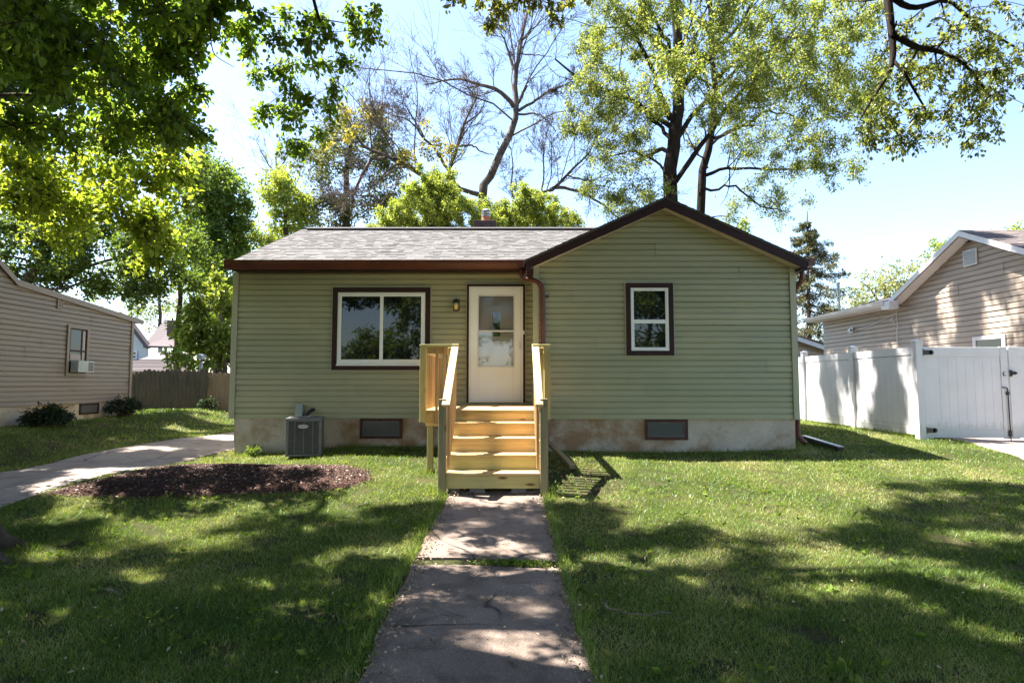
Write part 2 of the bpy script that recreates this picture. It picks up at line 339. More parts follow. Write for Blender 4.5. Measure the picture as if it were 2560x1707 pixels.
WALK_L = ([-5, 3.2, 3.9, 5.1, 6.8, 7.6], [-.80, -.79, -.83, -.82, -.775, -.775])
WALK_R = ([-5, 3.2, 3.9, 5.1, 6.8, 7.6], [.44, .43, .41, .40, .375, .385])
def slab(m, y0, y1, seed, top=.022):
    r = random.Random(seed); ny = max(4, int((y1 - y0) / .08)); nx = 16
    g = []
    for j in range(ny + 1):
        y = y0 + (y1 - y0) * j / ny
        xl = np.interp(y, *WALK_L) + .012 * math.sin(y * 9 + seed) + r.uniform(-.008, .008); xr = np.interp(y, *WALK_R) + .01 * math.sin(y * 7 + seed) + r.uniform(-.008, .008)
        row = []
        for i in range(nx + 1):
            x = xl + (xr - xl) * i / nx; e = 1 if (0 < i < nx and 0 < j < ny) else 0
            yy = y + ((.02 * math.sin(x * 5 + seed) + r.uniform(-.006, .006)) if j in (0, ny) else 0)
            row.append((x, yy, float(gz(x, y)) + top + (.004 * math.sin(3 * x + 2 * y + seed) if e else -.006)))
        g.append(row)
    for j in range(ny):
        for i in range(nx): m.poly([g[j][i], g[j][i + 1], g[j + 1][i + 1], g[j + 1][i]])
    ring = [g[0][i] for i in range(nx + 1)] + [g[j][nx] for j in range(1, ny + 1)] + [g[ny][i] for i in range(nx - 1, -1, -1)] + [g[j][0] for j in range(ny - 1, 0, -1)]
    for k in range(len(ring)):
        a, b = ring[k], ring[(k + 1) % len(ring)]; m.poly([(a[0], a[1], a[2] - .08), (b[0], b[1], b[2] - .08), b, a])
m = MB()
for k, (a, b, t) in enumerate([(-3.0, 1.6, .02), (1.612, 3.86, .022), (3.872, 5.02, .022), (5.17, 6.81, .028), (6.84, 7.62, .012)]): slab(m, a, b, k + 1, t)
structure(m.build('path', M['walk'], smooth=False))

def strip(name, left, right, mat, top=.015, nx=10, joint=()):
    m = MB(); n = len(left)
    L_ = np.array(left); R_ = np.array(right); t = np.linspace(0, n - 1, (n - 1) * 8 + 1)
    Lx = np.stack([np.interp(t, range(n), L_[:, k]) for k in (0, 1)], -1); Rx = np.stack([np.interp(t, range(n), R_[:, k]) for k in (0, 1)], -1)
    Lx[:, 0] += .03 * np.sin(t * 5.1) + R.uniform(-.015, .015, len(t)); Rx[:, 0] += .03 * np.sin(t * 4.3 + 1) + R.uniform(-.015, .015, len(t))
    g = [[(*(Lx[j] + (Rx[j] - Lx[j]) * i / nx),) for i in range(nx + 1)] for j in range(len(t))]
    z = lambda p, e: (p[0], p[1], float(gz(*p)) + (top if not e else top - .01))
    for j in range(len(t) - 1):
        for i in range(nx): m.poly([z(g[j][i], i == 0), z(g[j][i + 1], i == nx - 1), z(g[j + 1][i + 1], i == nx - 1), z(g[j + 1][i], i == 0)])
    for j in range(len(t) - 1):
        for i in (0, nx):
            a, b = z(g[j][i], 1), z(g[j + 1][i], 1); m.poly([a, b, (b[0], b[1], b[2] - .06), (a[0], a[1], a[2] - .06)])
    return structure(m.build(name, mat, smooth=True))
DR_L = [(-8.4, -4), (-7.95, 6), (-7.62, 8.5), (-7.55, 10.3), (-7.3, 12), (-6.9, 13), (-6.7, 15), (-6.7, 26)]
DR_R = [(-6.2, -4), (-5.95, 5.8), (-5.8, 6.9), (-5.72, 8.2), (-5.55, 9.2), (-5.35, 10.2), (-5.1, 13), (-4.9, 26)]
strip('driveway', DR_L, DR_R, M['drive'])
DRR_L = [(8.35, -4), (8.2, 6), (8.0, 9.1), (8.15, 10), (8.35, 11), (8.35, 12), (8.4, 24)]
DRR_R = [(11.4, -4), (11, 6), (10.75, 9.1), (10.7, 10), (10.65, 11), (10.65, 12), (10.65, 24)]
strip('driveway', DRR_L, DRR_R, M['drive'])

BED = np.array([GP(x / 2.501, 1080 + y / 2.501) for x, y in ((270, 395), (640, 300), (900, 240), (1150, 215), (1500, 210), (1800, 215), (2151, 215), (2290, 245), (2320, 300), (2151, 360), (1800, 385), (1400, 395), (900, 415), (500, 405))])
def inpoly(px, py, poly):
    px, py = np.asarray(px), np.asarray(py); r = np.zeros(px.shape, bool); j = len(poly) - 1
    for i in range(len(poly)):
        (xi, yi), (xj, yj) = poly[i], poly[j]
        r ^= ((yi > py) != (yj > py)) & (px < (xj - xi) * (py - yi) / (yj - yi + 1e-12) + xi); j = i
    return r
def polydist(px, py, poly):
    d = np.full(np.shape(px), 9.0)
    for i in range(len(poly)):
        a, b = poly[i], poly[(i + 1) % len(poly)]; ab = b - a
        t = np.clip(((px - a[0]) * ab[0] + (py - a[1]) * ab[1]) / (ab @ ab), 0, 1)
        d = np.minimum(d, np.hypot(px - a[0] - t * ab[0], py - a[1] - t * ab[1]))
    return d
def make_mulch():
    xs = np.arange(-6.2, -1.2, .04); ys = np.arange(6.4, 10.0, .04); gx, gy = np.meshgrid(xs, ys)
    ins = inpoly(gx, gy, BED); d = polydist(gx, gy, BED) * np.where(ins, 1, -1)
    h = .045 * sm(d / .35) + .02 * sm(d / .08) + (R.random(gx.shape) - .5) * .035 * (d > .02) - .03 * (d < 0)
    v = np.stack([gx, gy, gz(gx, gy) + h], -1).reshape(-1, 3); W_ = len(xs)
    ii = (np.arange(len(ys) - 1)[:, None] * W_ + np.arange(W_ - 1)[None]).ravel()
    f = np.stack([ii, ii + 1, ii + 1 + W_, ii + W_], -1); keep = (d.ravel()[f] > -.05).any(1)
    o = tag(mesh_obj('mulch_bed', v, f[keep], M['soil'], smooth=False), 'low mound of dark brown mulch between driveway and stairs', 'mulch', None, 'stuff')
    n = 26000; x = R.uniform(-6.1, -1.4, n); y = R.uniform(6.5, 9.8, n); k = inpoly(x, y, BED) | (polydist(x, y, BED) < R.exponential(.05, n)); x, y = x[k], y[k]; n = len(x)
    dd = polydist(x, y, BED) * np.where(inpoly(x, y, BED), 1, -1)
    p = np.stack([x, y, gz(x, y) + .048 * sm(dd / .35) + .02 * sm(dd / .08) + .012], -1)
    a = R.normal(size=(n, 3)) * (1, 1, .35); a /= np.linalg.norm(a, axis=1)[:, None]; b = np.cross(a, R.normal(size=(n, 3)) * .3 + (0, 0, 1)); b /= np.linalg.norm(b, axis=1)[:, None]
    l = R.uniform(.006, .022, n)[:, None]; w = R.uniform(.004, .010, n)[:, None]; up = np.cross(b, a) * .006
    vv = np.stack([p - a * l - b * w, p + a * l - b * w * .6, p + a * l * .8 + b * w, p - a * l * .7 + b * w * .8, p + up * 1.5], 1).reshape(-1, 3)
    q = (np.arange(n) * 5)[:, None, None] + np.array([[0, 1, 4], [1, 2, 4], [2, 3, 4], [3, 0, 4]])[None]
    ch = mesh_obj('mulch_chips', vv, q.reshape(-1, 3), M['chip'], o, v=np.repeat(R.random(n), 4)); ch['kind'] = 'stuff'
make_mulch()

# ------------------------------------------------------------------ siding and shingles
def siding(m, xa, xb, z0, z1, course, f, seed=0, lap=.021, joints=True):
    f_ = f; f = lambda u, n, z: f_(u, n - lap - .004, z)
    r = random.Random(seed); z = z0; k = 0; js = []; tone = {}
    while z < z1 - .01:
        zt = min(z + course, z1); a0, b0, a1, b1 = xa(z), xb(z), xa(zt), xb(zt)
        if b0 - a0 < .02: break
        if k % 2 == 0: js = sorted(r.uniform(a0 + .3, b0 - .3) for _ in range(int((b0 - a0) / 3.0))) if joints and b0 - a0 > 1.5 else []
        cuts = [0] + [(j - a0) / (b0 - a0) for j in js] + [1]
        for i in range(len(cuts) - 1):
            o = .006 * ((i + k // 2) % 2); tn = tone.setdefault((k // 2, i), r.random()); u0 = a0 + (b0 - a0) * cuts[i]; u1 = a0 + (b0 - a0) * cuts[i + 1]
            if i and i < len(cuts): u0 += .003
            t0, t1 = (u0, u1) if len(cuts) > 2 else (a1, b1)
            if len(cuts) > 2:
                t0 = a1 if i == 0 else u0; t1 = b1 if i == len(cuts) - 2 else u1
            e = r.uniform(-.0007, .0007)
            h = zt - z; prev = (u0, u1, 0.0, lap + o)
            for fr, dn in ((.66, lap * .88), (.80, lap * .45), (.90, lap * .12), (1.0, 0.0)):     # flat face, then a cove up under the next lap
                w0 = u0 + (t0 - u0) * fr; w1 = u1 + (t1 - u1) * fr
                m.poly([f(prev[0], prev[3], z + h * prev[2]), f(prev[1], prev[3], z + h * prev[2]), f(w1, dn + o, z + h * fr), f(w0, dn + o, z + h * fr)], tn); prev = (w0, w1, fr, dn + o)
            m.poly([f(u0, -.006, z + .002), f(u1, -.006, z + .002), f(u1, lap + o, z), f(u0, lap + o, z)])
        z = zt; k += 1
def shingles(m, O, u, v, wid, length, exp, seed, keep=None, tw=(.16, .36), nrm=None, left=None):
    r = random.Random(seed); O, u, v = Vector(O), Vector(u).normalized(), Vector(v).normalized(); n = u.cross(v).normalized()
    if n.z < 0: n = -n
    j = 0; s = 0.0
    while s < length - .02:
        x = -r.uniform(0, .2) ; e = min(s + exp + .03, length)
        x0 = left(s) if left else 0; x = x0
        while x < wid - .01:
            w = min(r.uniform(*tw), wid - x); c = O + u * (x + w / 2) + v * s
            if keep is None or keep(c):
                t = .007 + (.006 if r.random() > .5 else 0); q = lambda a, b, h: O + u * a + v * b + n * h
                a0, a1 = x, x + w - .002; val = min(1, max(0, r.gauss(.5, .22)))
                m.poly([q(a0, s, t), q(a1, s, t), q(a1, e, .002), q(a0, e, .002)], val)
                m.poly([q(a0, s, -.004), q(a1, s, -.004), q(a1, s, t), q(a0, s, t)], val * .7)
                if t > .01: m.poly([q(a0, s, 0), q(a0, s, t), q(a0, e, .002)], val); m.poly([q(a1, s, 0), q(a1, s, t), q(a1, e, .002)], val)
            x += w
        s += exp; j += 1
def frame(m, x0, x1, z0, z1, w, y0, y1, f, wb=None, wt=None):   # four butted bars round an opening, in the wall's own axes
    wb = wb or w; wt = wt or w
    def b(a0, a1, c0, c1): m.hexa([f(a0, y0, c0), f(a1, y0, c0), f(a1, y1, c0), f(a0, y1, c0)], [f(a0, y0, c1), f(a1, y0, c1), f(a1, y1, c1), f(a0, y1, c1)])
    b(x0, x0 + w, z0, z1); b(x1 - w, x1, z0, z1); b(x0 + w, x1 - w, z0, z0 + wb); b(x0 + w, x1 - w, z1 - wt, z1)
def bx(m, f, x0, x1, n0, n1, z0, z1): return m.hexa([f(x0, n0, z0), f(x1, n0, z0), f(x1, n1, z0), f(x0, n1, z0)], [f(x0, n0, z1), f(x1, n0, z1), f(x1, n1, z1), f(x0, n1, z1)])

# ------------------------------------------------------------------ the green house
WY, GY = 10.7, 10.2                                   # planes of the long wall and of the gabled wing
XL, XG0, XG1, XP = -5.06, .385, 4.90, 2.645
house = thing('green_house', 'sage green sided bungalow with dark brown trim and a front gable', 'house', (0, WY, .4))
fw = lambda u, n, z: (u, WY - n, z)
fg = lambda u, n, z: (u, GY - n, z)
m = MB(); siding(m, lambda z: XL, lambda z: -.80, .925, 3.60, .1016, fw, 3); siding(m, lambda z: .215, lambda z: XG0, .925, 3.60, .1016, fw, 3); siding(m, lambda z: -.80, lambda z: .215, .925, 1.22, .1016, fw, 3); siding(m, lambda z: -.80, lambda z: .215, .925 + .1016 * 23, 3.60, .1016, fw, 3)
m.build('front_wall', M['siding_green'], house, attr=True)
SL = .445; zc = 3.60 - .06
m = MB(); siding(m, lambda z: XG0 + max(0, (z - 3.585) / SL), lambda z: XG1 - max(0, (z - 3.585) / SL), .94, 4.58, .1016, fg, 8)
m.build('gable_wall', M['siding_green'], house, attr=True)
m = MB(); siding(m, lambda z: -18.0, lambda z: -WY, .93, 3.6, .1016, lambda u, n, z: (XL - n, -u, z), 4)
siding(m, lambda z: GY, lambda z: 18.0, .93, 3.6, .1016, lambda u, n, z: (XG1 + n, u, z), 5)
siding(m, lambda z: XL, lambda z: XG1, .93, 3.6, .1016, lambda u, n, z: (u, 18.0 + n, z), 6)
siding(m, lambda z: -WY, lambda z: -GY, .93, 3.5, .1016, lambda u, n, z: (XG0 - n, -u, z), 7, joints=False)
m.box(XL + .05, XG1 - .05, WY + .05, 17.95, .5, 3.55); m.box(XG0 + .05, XG1 - .05, GY + .05, WY + .05, .5, 3.5)
m.prism([(XL + .02, WY + .12), (XL + .02, 17.9), (XL + .02, 14.4)], lambda p: (p[0], p[1], 3.55 + max(0, (3.6 - abs(p[1] - 14.4)) * .39)), lambda p: (p[0] + .1, p[1], 3.55 + max(0, (3.6 - abs(p[1] - 14.4)) * .39)))
m.build('side_wall', M['siding_green'], house)
# foundation
m = MB()
def wallstrip(m, f, x0, x1, z0, z1, step=.22, seed=0):
    r = random.Random(seed); nx = max(2, int((x1 - x0) / step)); nz = 4
    g = [[f(x0 + (x1 - x0) * i / nx, r.uniform(-.006, .006), z0 + (z1 - z0) * j / nz) for i in range(nx + 1)] for j in range(nz + 1)]
    for j in range(nz):
        for i in range(nx): m.poly([g[j][i], g[j][i + 1], g[j + 1][i + 1], g[j + 1][i]])
wallstrip(m, lambda u, n, z: (u, WY + .045 - n, z), XL + .07, XG0 + .06, .05, .925, seed=1)
wallstrip(m, lambda u, n, z: (u, GY + .045 - n, z), XG0 + .06, XG1 - .04, .05, .94, seed=2)
wallstrip(m, lambda u, n, z: (XL + .07 - n, -u, z), -18, -WY - .045, .05, .925, seed=3)
wallstrip(m, lambda u, n, z: (XG1 - .04 + n, u, z), GY + .045, 18, .05, .94, seed=4)
m.poly([(XG0 + .06, WY + .04, .05), (XG0 + .06, GY + .04, .05), (XG0 + .06, GY + .04, .95), (XG0 + .06, WY + .04, .95)])
m.poly([(XL + .07, WY + .045, .924), (XG0 + .06, WY + .045, .924), (XG0 + .06, WY + .2, .924), (XL + .07, WY + .2, .924)])
m.poly([(XG0 + .06, GY + .045, .939), (XG1 - .04, GY + .045, .939), (XG1 - .04, GY + .2, .939), (XG0 + .06, GY + .2, .939)])
m.build('foundation', M['foundation'], house, smooth=False)
# corner boards and starter trim
for f, a, b, z0, z1, ss in ((fw, XL - .022, XL + .078, .915, 3.575, 1), (fg, XG0 - .022, XG0 + .078, .93, 3.60, 1), (fg, XG1 - .078, XG1 + .022, .93, 3.60, -1)):
    m = MB(); bx(m, f, a, b, .002, .026, z0, z1)
    xe = a if ss > 0 else b; xi = xe + .02 * ss
    bx(m, f, min(xe, xi), max(xe, xi), -.08, .0, z0, z1)
    m.build('corner_trim', M['trim_green'], house, bevel=.003)
m = MB(); bx(m, fw, XL + .08, XG0 - .03, .0, .010, 3.575, 3.605)
for s in (-1, 1):                                     # pale J-channel under the rakes
    a = (XG0 + .03, 3.588) if s < 0 else (XG1 - .03, 3.588); b = (XP, 3.588 + (XP - XG0 - .03) * SL)
    m.hexa([fg(a[0], .004, a[1] - .008), fg(a[0], .030, a[1] - .008), fg(b[0], .030, b[1] - .008), fg(b[0], .004, b[1] - .008)], [fg(a[0], .004, a[1] + .022), fg(a[0], .030, a[1] + .022), fg(b[0], .030, b[1] + .022), fg(b[0], .004, b[1] + .022)])
m.build('channel_trim', M['trim_green'], house)
# roofs
EY, EZ, RY, RZ = 10.30, 3.705, 14.4, 5.33
rs = (RZ - EZ) / (RY - EY); GPZ, GS = 4.745, .455
gable_z = lambda x: GPZ - GS * abs(x - XP)
L_ = math.hypot(RY - EY, RZ - EZ)
m = MB()
def keepm(c): return not (c.x > .22 and c.z < gable_z(c.x) - .01) and not (c.x > 4.95)
shingles(m, (-5.35, EY, EZ), (1, 0, 0), (0, RY - EY, RZ - EZ), 10.35, L_, .185, 5, keepm, tw=(.08, .19), left=lambda s: .44 - .30 * s / L_)
roof = m.build('roof', M['shingle'], house, attr=True)
m = MB()                                               # decking, back slope, gable wing slopes
q = lambda x, y, z, t=.0: (x, y, z)
m.hexa([(-4.92, EY + .02, EZ - .045), (.30, EY + .02, EZ - .045), (5.0, RY, RZ - .045), (-5.2, RY, RZ - .045)], [(-4.92, EY + .02, EZ - .004), (.30, EY + .02, EZ - .004), (5.0, RY, RZ - .004), (-5.2, RY, RZ - .004)], .3)
m.hexa([(-5.2, RY + .001, RZ - .05), (5.0, RY + .001, RZ - .05), (5.0, 18.45, EZ - .05), (-4.95, 18.45, EZ - .05)], [(-5.2, RY + .001, RZ), (5.0, RY + .001, RZ), (5.0, 18.45, EZ), (-4.95, 18.45, EZ)], .5)
for s in (-1, 1):
    xe = XP + s * 2.41; ze = GPZ - GS * 2.41
    b_ = [(XP, GY - .215, GPZ - .03), (xe, GY - .215, ze - .03), (xe, 13.2, ze - .03), (XP, 13.2, GPZ - .03)]
    m.hexa(b_, [(x, y, z + .028) for x, y, z in b_], .4)
m.build('roof_deck', M['shingle'], roof, attr=True)
m = MB()                                               # shingle courses of the gabled wing, seen edge on
for s in (-1, 1):
    shingles(m, (XP + s * 2.43, 13.0 if s < 0 else GY - .23, GPZ - GS * 2.43), (0, -1 if s < 0 else 1, 0), (-s, 0, GS), 13.0 - GY + .23, 2.43 * math.hypot(1, GS), .142, 9 + s)
m.build('gable_roof', M['shingle'], house, attr=True)
m = MB()
for k in range(60): m.box(-5.0 + k * .16, -5.0 + k * .16 + .02, RY - .165, RY - .14, RZ - .06, RZ - .02)
m.box(-5.02, 4.6, RY - .13, RY + .13, RZ - .08, RZ - .012)
m.build('ridge_vent', M['black'], roof)
m = MB(); m.prism([(RY - .17, RZ - .028), (RY, RZ + .045), (RY + .17, RZ - .028), (RY + .17, RZ - .045), (RY, RZ + .025), (RY - .17, RZ - .045)], lambda p: (-5.03, p[0], p[1] + .022), lambda p: (4.62, p[0], p[1] + .022))
m.build('ridge_cap', M['shingle'], roof)
# chimney behind the ridge
cx, cy = P(1213, 575, 15.0)[0], 15.0
m = MB(); m.box(cx - .27, cx + .27, cy - .27, cy + .27, 4.5, 5.56); m.box(cx - .285, cx + .285, cy - .285, cy + .285, 5.50, 5.66)
ch = m.build('chimney', M['brickdark'], house, bevel=.006)
m = MB(); m.tube([(cx + .02, cy, 5.66), (cx + .02, cy, 5.83)], .112, 16); m.build('flue_tile', M['terracotta'], ch)
m = MB(); m.tube([(cx + .02, cy, 5.83), (cx + .02, cy, 5.86)], .12, 16); m.tube([(cx + .02, cy, 5.895), (cx + .02, cy, 5.945)], [.11, .115], 16); m.tube([(cx + .02, cy, 5.975), (cx + .02, cy, 5.98), (cx + .02, cy, 6.02)], [.11, .118, .07], 16)
for k in range(4): m.rbox((cx + .02 + .105 * math.cos(k * PI / 2 + .6), cy + .105 * math.sin(k * PI / 2 + .6), 5.92), (.02, .02, .16))
m.build('chimney_cap', M['galv'], ch)
# eaves: fascia, soffit, gutters, rakes
m = MB(); m.box(-4.98, XG0 - .14, EY + .06, EY + .085, 3.545, 3.69); m.box(-4.98, XG0 - .03, EY + .085, WY - .03, 3.553, 3.565)
m.build('fascia', M['brown'], house)
GPROF = [(0, .145), (0, 0), (-.075, .004), (-.085, .03), (-.118, .095), (-.12, .13), (-.135, .14), (-.135, .15), (-.108, .15), (-.108, .100), (-.075, .04), (-.07, .014), (-.01, .012), (-.01, .145)]
m = MB(); y0 = EY + .058; z0 = 3.553
m.prism(GPROF, lambda p: (-5.05, y0 + p[0], z0 + p[1]), lambda p: (XG0 - .165, y0 + p[0], z0 + p[1]))
for x in (-5.052, XG0 - .168): m.prism([GPROF[k] for k in (0, 1, 2, 3, 4, 5, 6, 7)], lambda p: (x, y0 + p[0], z0 + p[1]), lambda p: (x + .004, y0 + p[0], z0 + p[1]))
m.box(XG0 - .30, XG0 - .20, y0 - .14, y0 - .137, z0 + .01, z0 + .12)
m.build('gutter', M['gutter'], house)
m = MB(); x0 = XG1 + .165
m.prism(GPROF, lambda p: (x0 - p[0], GY - .20, z0 - .01 + p[1]), lambda p: (x0 - p[0], 18.4, z0 - .01 + p[1]))
m.prism([GPROF[k] for k in range(8)], lambda p: (x0 - p[0], GY - .203, z0 - .01 + p[1]), lambda p: (x0 - p[0], GY - .199, z0 - .01 + p[1]))
m.build('gutter', M['gutter'], house)
for s in (-1, 1):
    xe = XP + s * 2.40; zt = lambda x: GPZ - .036 - GS * abs(x - XP); d = .150
    m = MB(); a = [(XP, zt(XP) - d), (xe, zt(xe) - d + .02), (xe, zt(xe)), (XP, zt(XP))]
    m.prism(a, lambda p: (p[0], GY - .215, p[1]), lambda p: (p[0], GY - .19, p[1]))
    # boxed eave return
    xb = XG0 - .02 if s < 0 else XG1 + .02
    a = [(xe, zt(xe) - d + .02), (xb, zt(xb) - d - .01), (xb, zt(xe) - d - .05), (xe, zt(xe) - d - .05)] if s < 0 else [(xe, zt(xe) - d + .02), (xb, zt(xb) - d - .01), (xb, zt(xe) - d + .005), (xe, zt(xe) - d + .005)]
    m.prism(a, lambda p: (p[0], GY - .214, p[1]), lambda p: (p[0], GY + .3 if s > 0 else WY - .35, p[1]))
    m.build('rake_board', M['brown'], house)
m = MB()
for s in (-1, 1):
    xe = XP + s * 2.36; zt = lambda x: GPZ - .165 - GS * abs(x - XP)
    m.poly([(XP, GY - .19, zt(XP)), (xe, GY - .19, zt(xe)), (xe, GY + .02, zt(xe)), (XP, GY + .02, zt(XP))])
m.poly([(XG1 + .02, GY + .02, 3.57), (XG1 + .165, GY + .02, 3.57), (XG1 + .165, 18.2, 3.57), (XG1 + .02, 18.2, 3.57)])
m.build('soffit', M['soffit'], house)
m = MB(); m.box(XG1 + .14, XG1 + .164, GY + .02, 18.3, 3.555, 3.67); m.build('fascia', M['brown'], house)
# downspouts
def pipe(pts, r=.041, n=12):
    m = MB(); pts = [Vector(p) for p in pts]; out = [pts[0]]
    for k in range(1, len(pts) - 1):
        a, b, c = pts[k - 1], pts[k], pts[k + 1]; e = min(.09, (b - a).length * .45, (c - b).length * .45)
        p0 = b + (a - b).normalized() * e; p1 = b + (c - b).normalized() * e
        for t in (0, .33, .66, 1): out.append(p0 * (1 - t) ** 2 + b * 2 * t * (1 - t) + p1 * t * t)
    out.append(pts[-1]); return m.tube(out, r, n)
m = pipe([(.165, EY - .01, 3.57), (.165, EY - .01, 3.43), (.24, EY - .1, 3.36), (.44, GY - .06, 3.31), (.528, GY - .062, 3.20), (.545, GY - .062, .75), (.60, GY - .12, .52)])
for z in (3.05,): m.box(.49, .64, GY - .035, GY - .02, z - .02, z + .02)
m.build('downspout', M['gutter'], house, smooth=True)
m = pipe([(XG1 + .2, GY + .1, 3.55), (XG1 + .2, GY + .1, 3.36), (XG1 + .075, GY + .16, 3.18), (XG1 + .062, GY + .16, .62), (XG1 + .14, GY + .05, .52)])
m.build('downspout', M['gutter'], house, smooth=True)
# windows and doors
def window(x0, x1, z0, z1, f, trimw, glass, name='window', sash=True, panemat='pane'):
    m = MB(); frame(m, x0, x1, z0, z1, trimw, .004, .036, f); w = m.build(name, M['brown'], house, bevel=.004)
    m = MB(); frame(m, x0 - .016, x1 + .016, z0 - .016, z1 + .016, .018, .002, .026, f); m.build('channel_trim', M['trim_green'], w)
    return w
w = window(-3.256, -1.481, 1.788, 3.289, fw, .092, None)
m = MB(); frame(m, -3.164, -1.573, 1.88, 3.197, .072, .003, .026, fw, wb=.085); frame(m, -3.135, -1.602, 1.91, 3.168, .046, .026, .034, fw, wb=.07)
bx(m, fw, -2.395, -2.335, .003, .031, 1.965, 3.125); bx(m, fw, -3.17, -1.567, .003, .045, 1.865, 1.895)
m.build('window_frame', M['whitewin'], w, bevel=.004)
for a, b in ((-3.092, -2.395), (-2.335, -1.645)):
    m = MB(); bx(m, fw, a, b, .004, .012, 1.965, 3.125); m.build('pane', M['pane'], w)
w = window(1.969, 2.793, 2.025, 3.285, fg, .085, None)
m = MB(); frame(m, 2.054, 2.708, 2.11, 3.20, .036, .003, .03, fg); frame(m, 2.090, 2.672, 2.63, 3.164, .018, .003, .022, fg); frame(m, 2.090, 2.672, 2.146, 2.63, .022, .003, .026, fg, wt=.05)
m.build('window_frame', M['whitewin'], w, bevel=.003)
for a, b in ((2.648, 3.146), (2.168, 2.58)):
    m = MB(); bx(m, fg, 2.108, 2.654, .004, .010, a, b); m.build('pane', M['pane'], w)
for f, x0, x1, z0, z1 in ((lambda u, n, z: (u, WY + .045 - n, z), -2.736, -1.975, .56, .922), (lambda u, n, z: (u, GY + .045 - n, z), 2.285, 3.015, .585, .937)):
    m = MB(); frame(m, x0, x1, z0, z1, .052, .002, .03, f); w = m.build('basement_window', M['rustbrown'], house, bevel=.003)
    m = MB(); frame(m, x0 + .052, x1 - .052, z0 + .052, z1 - .052, .012, .002, .02, f); m.build('window_frame', M['ac'], w)
    m = MB(); bx(m, f, x0 + .064, x1 - .064, .003, .009, z0 + .064, z1 - .064); m.build('pane', M['dimpane'], w)
# entrance: storm door in front of a panelled door
DX0, DX1, DZ0, DZ1 = -.817, .237, 1.20, 3.345
m = MB(); bx(m, fw, DX0, DX0 + .038, .004, .05, DZ0, DZ1); bx(m, fw, DX1 - .038, DX1, .004, .05, DZ0, DZ1); bx(m, fw, DX0 + .038, DX1 - .038, .004, .05, DZ1 - .042, DZ1)
dr = m.build('door_frame', M['brown'], house, bevel=.003)
m = MB(); frame(m, DX0 - .018, DX1 + .018, DZ0, DZ1 + .018, .02, .002, .028, fw, wb=.004); m.build('channel_trim', M['trim_green'], dr)
m = MB(); f = fw; a0, a1 = -.779, .199
bx(m, f, a0, a0 + .028, .006, .042, DZ0, DZ1 - .042); bx(m, f, a1 - .034, a1, .006, .042, DZ0, DZ1 - .042); bx(m, f, a0 + .028, a1 - .034, .006, .042, DZ1 - .07, DZ1 - .042)
b0, b1 = a0 + .031, a1 - .037; g0, g1 = -.605, .029; gz0, gz1, gb = 1.853, 3.127, 2.49
for args in ((b0, g0, DZ0 + .012, DZ1 - .073), (g1, b1, DZ0 + .012, DZ1 - .073), (g0, g1, DZ0 + .012, gz0), (g0, g1, gz1, DZ1 - .073)): bx(m, f, args[0], args[1], .012, .048, args[2], args[3])
sd = m.build('storm_door', M['whitedoor'], house, bevel=.003)
m = MB(); frame(m, g0 - .018, g1 + .018, gz0 - .018, gz1 + .018, .022, .046, .056, f); bx(m, f, g0 + .004, g1 - .004, .03, .052, gb - .016, gb + .016)
bx(m, f, b0 + .02, b1 - .02, .048, .052, 1.235, 1.245)
m.build('door_trim', M['white'], sd, bevel=.002)
for z0, z1, mt in ((gz0, gb - .016, 'hazeglass'), (gb + .016, gz1, 'clear')):
    m = MB(); bx(m, f, g0, g1, .026, .029, z0, z1); m.build('pane', M[mt], sd)
m = MB(); bx(m, f, .128, .148, .049, .062, 2.16, 2.28); bx(m, f, .132, .144, .062, .085, 2.17, 2.19); bx(m, f, .132, .144, .062, .085, 2.25, 2.27); bx(m, f, .130, .146, .085, .095, 2.165, 2.275)
m.build('handle', M['white'], sd, bevel=.002)
m = MB(); bx(m, f, .195, .225, .045, .06, 2.43, 2.50); m.build('door_closer', M['white'], sd, bevel=.002)
m = MB(); yb = -.030
bx(m, f, -.80, .215, -.048, yb, DZ0 + .02, DZ1 - .05)
def panel(x0, x1, z0, z1, arch=False): frame(m, x0, x1, z0, z1, .022, yb - .001, yb + .014, f)
for x0, x1 in ((-.59, -.40), (-.17, .02)):
    panel(x0, x1, 2.93, 3.09); panel(x0, x1, 2.47, 2.88); panel(x0, x1, 1.9, 2.40)
panel(-.385, -.185, 2.93, 3.09); panel(-.385, -.185, 1.9, 2.34); frame(m, -.385, -.185, 2.37, 2.87, .03, yb - .001, yb + .02, f)
ed = m.build('entry_door', M['taupe'], house)
m = MB(); bx(m, f, -.355, -.215, yb, yb + .006, 2.40, 2.84); m.build('pane', M['pane'], ed)
# wall lantern
lx, ly = -1.008, WY
m = MB(); m.box(lx - .055, lx + .055, ly - .03, ly - .014, 2.87, 3.07); m.tube([(lx, ly - .03, 3.05), (lx, ly - .09, 3.075), (lx, ly - .1, 3.055)], .012, 8)
m.tube([(lx, ly - .1, 3.065), (lx, ly - .1, 3.055), (lx, ly - .1, 3.03), (lx, ly - .1, 2.995)], [.012, .035, .058, .066], 12)
for k in range(4): m.rbox((lx + .052 * math.cos(k * PI / 2 + PI / 4), ly - .1 + .052 * math.sin(k * PI / 2 + PI / 4), 2.925), (.009, .009, .14))
m.tube([(lx, ly - .1, 2.862), (lx, ly - .1, 2.85)], [.055, .045], 12); m.box(lx - .02, lx + .02, ly - .1, ly - .03, 2.855, 2.87)
lamp = m.build('wall_lamp', M['black'], house)
m = MB(); m.tube([(lx, ly - .1, 2.865), (lx, ly - .1, 2.99)], [.042, .05], 14); m.build('lamp_glass', M['amber'], lamp, smooth=True)
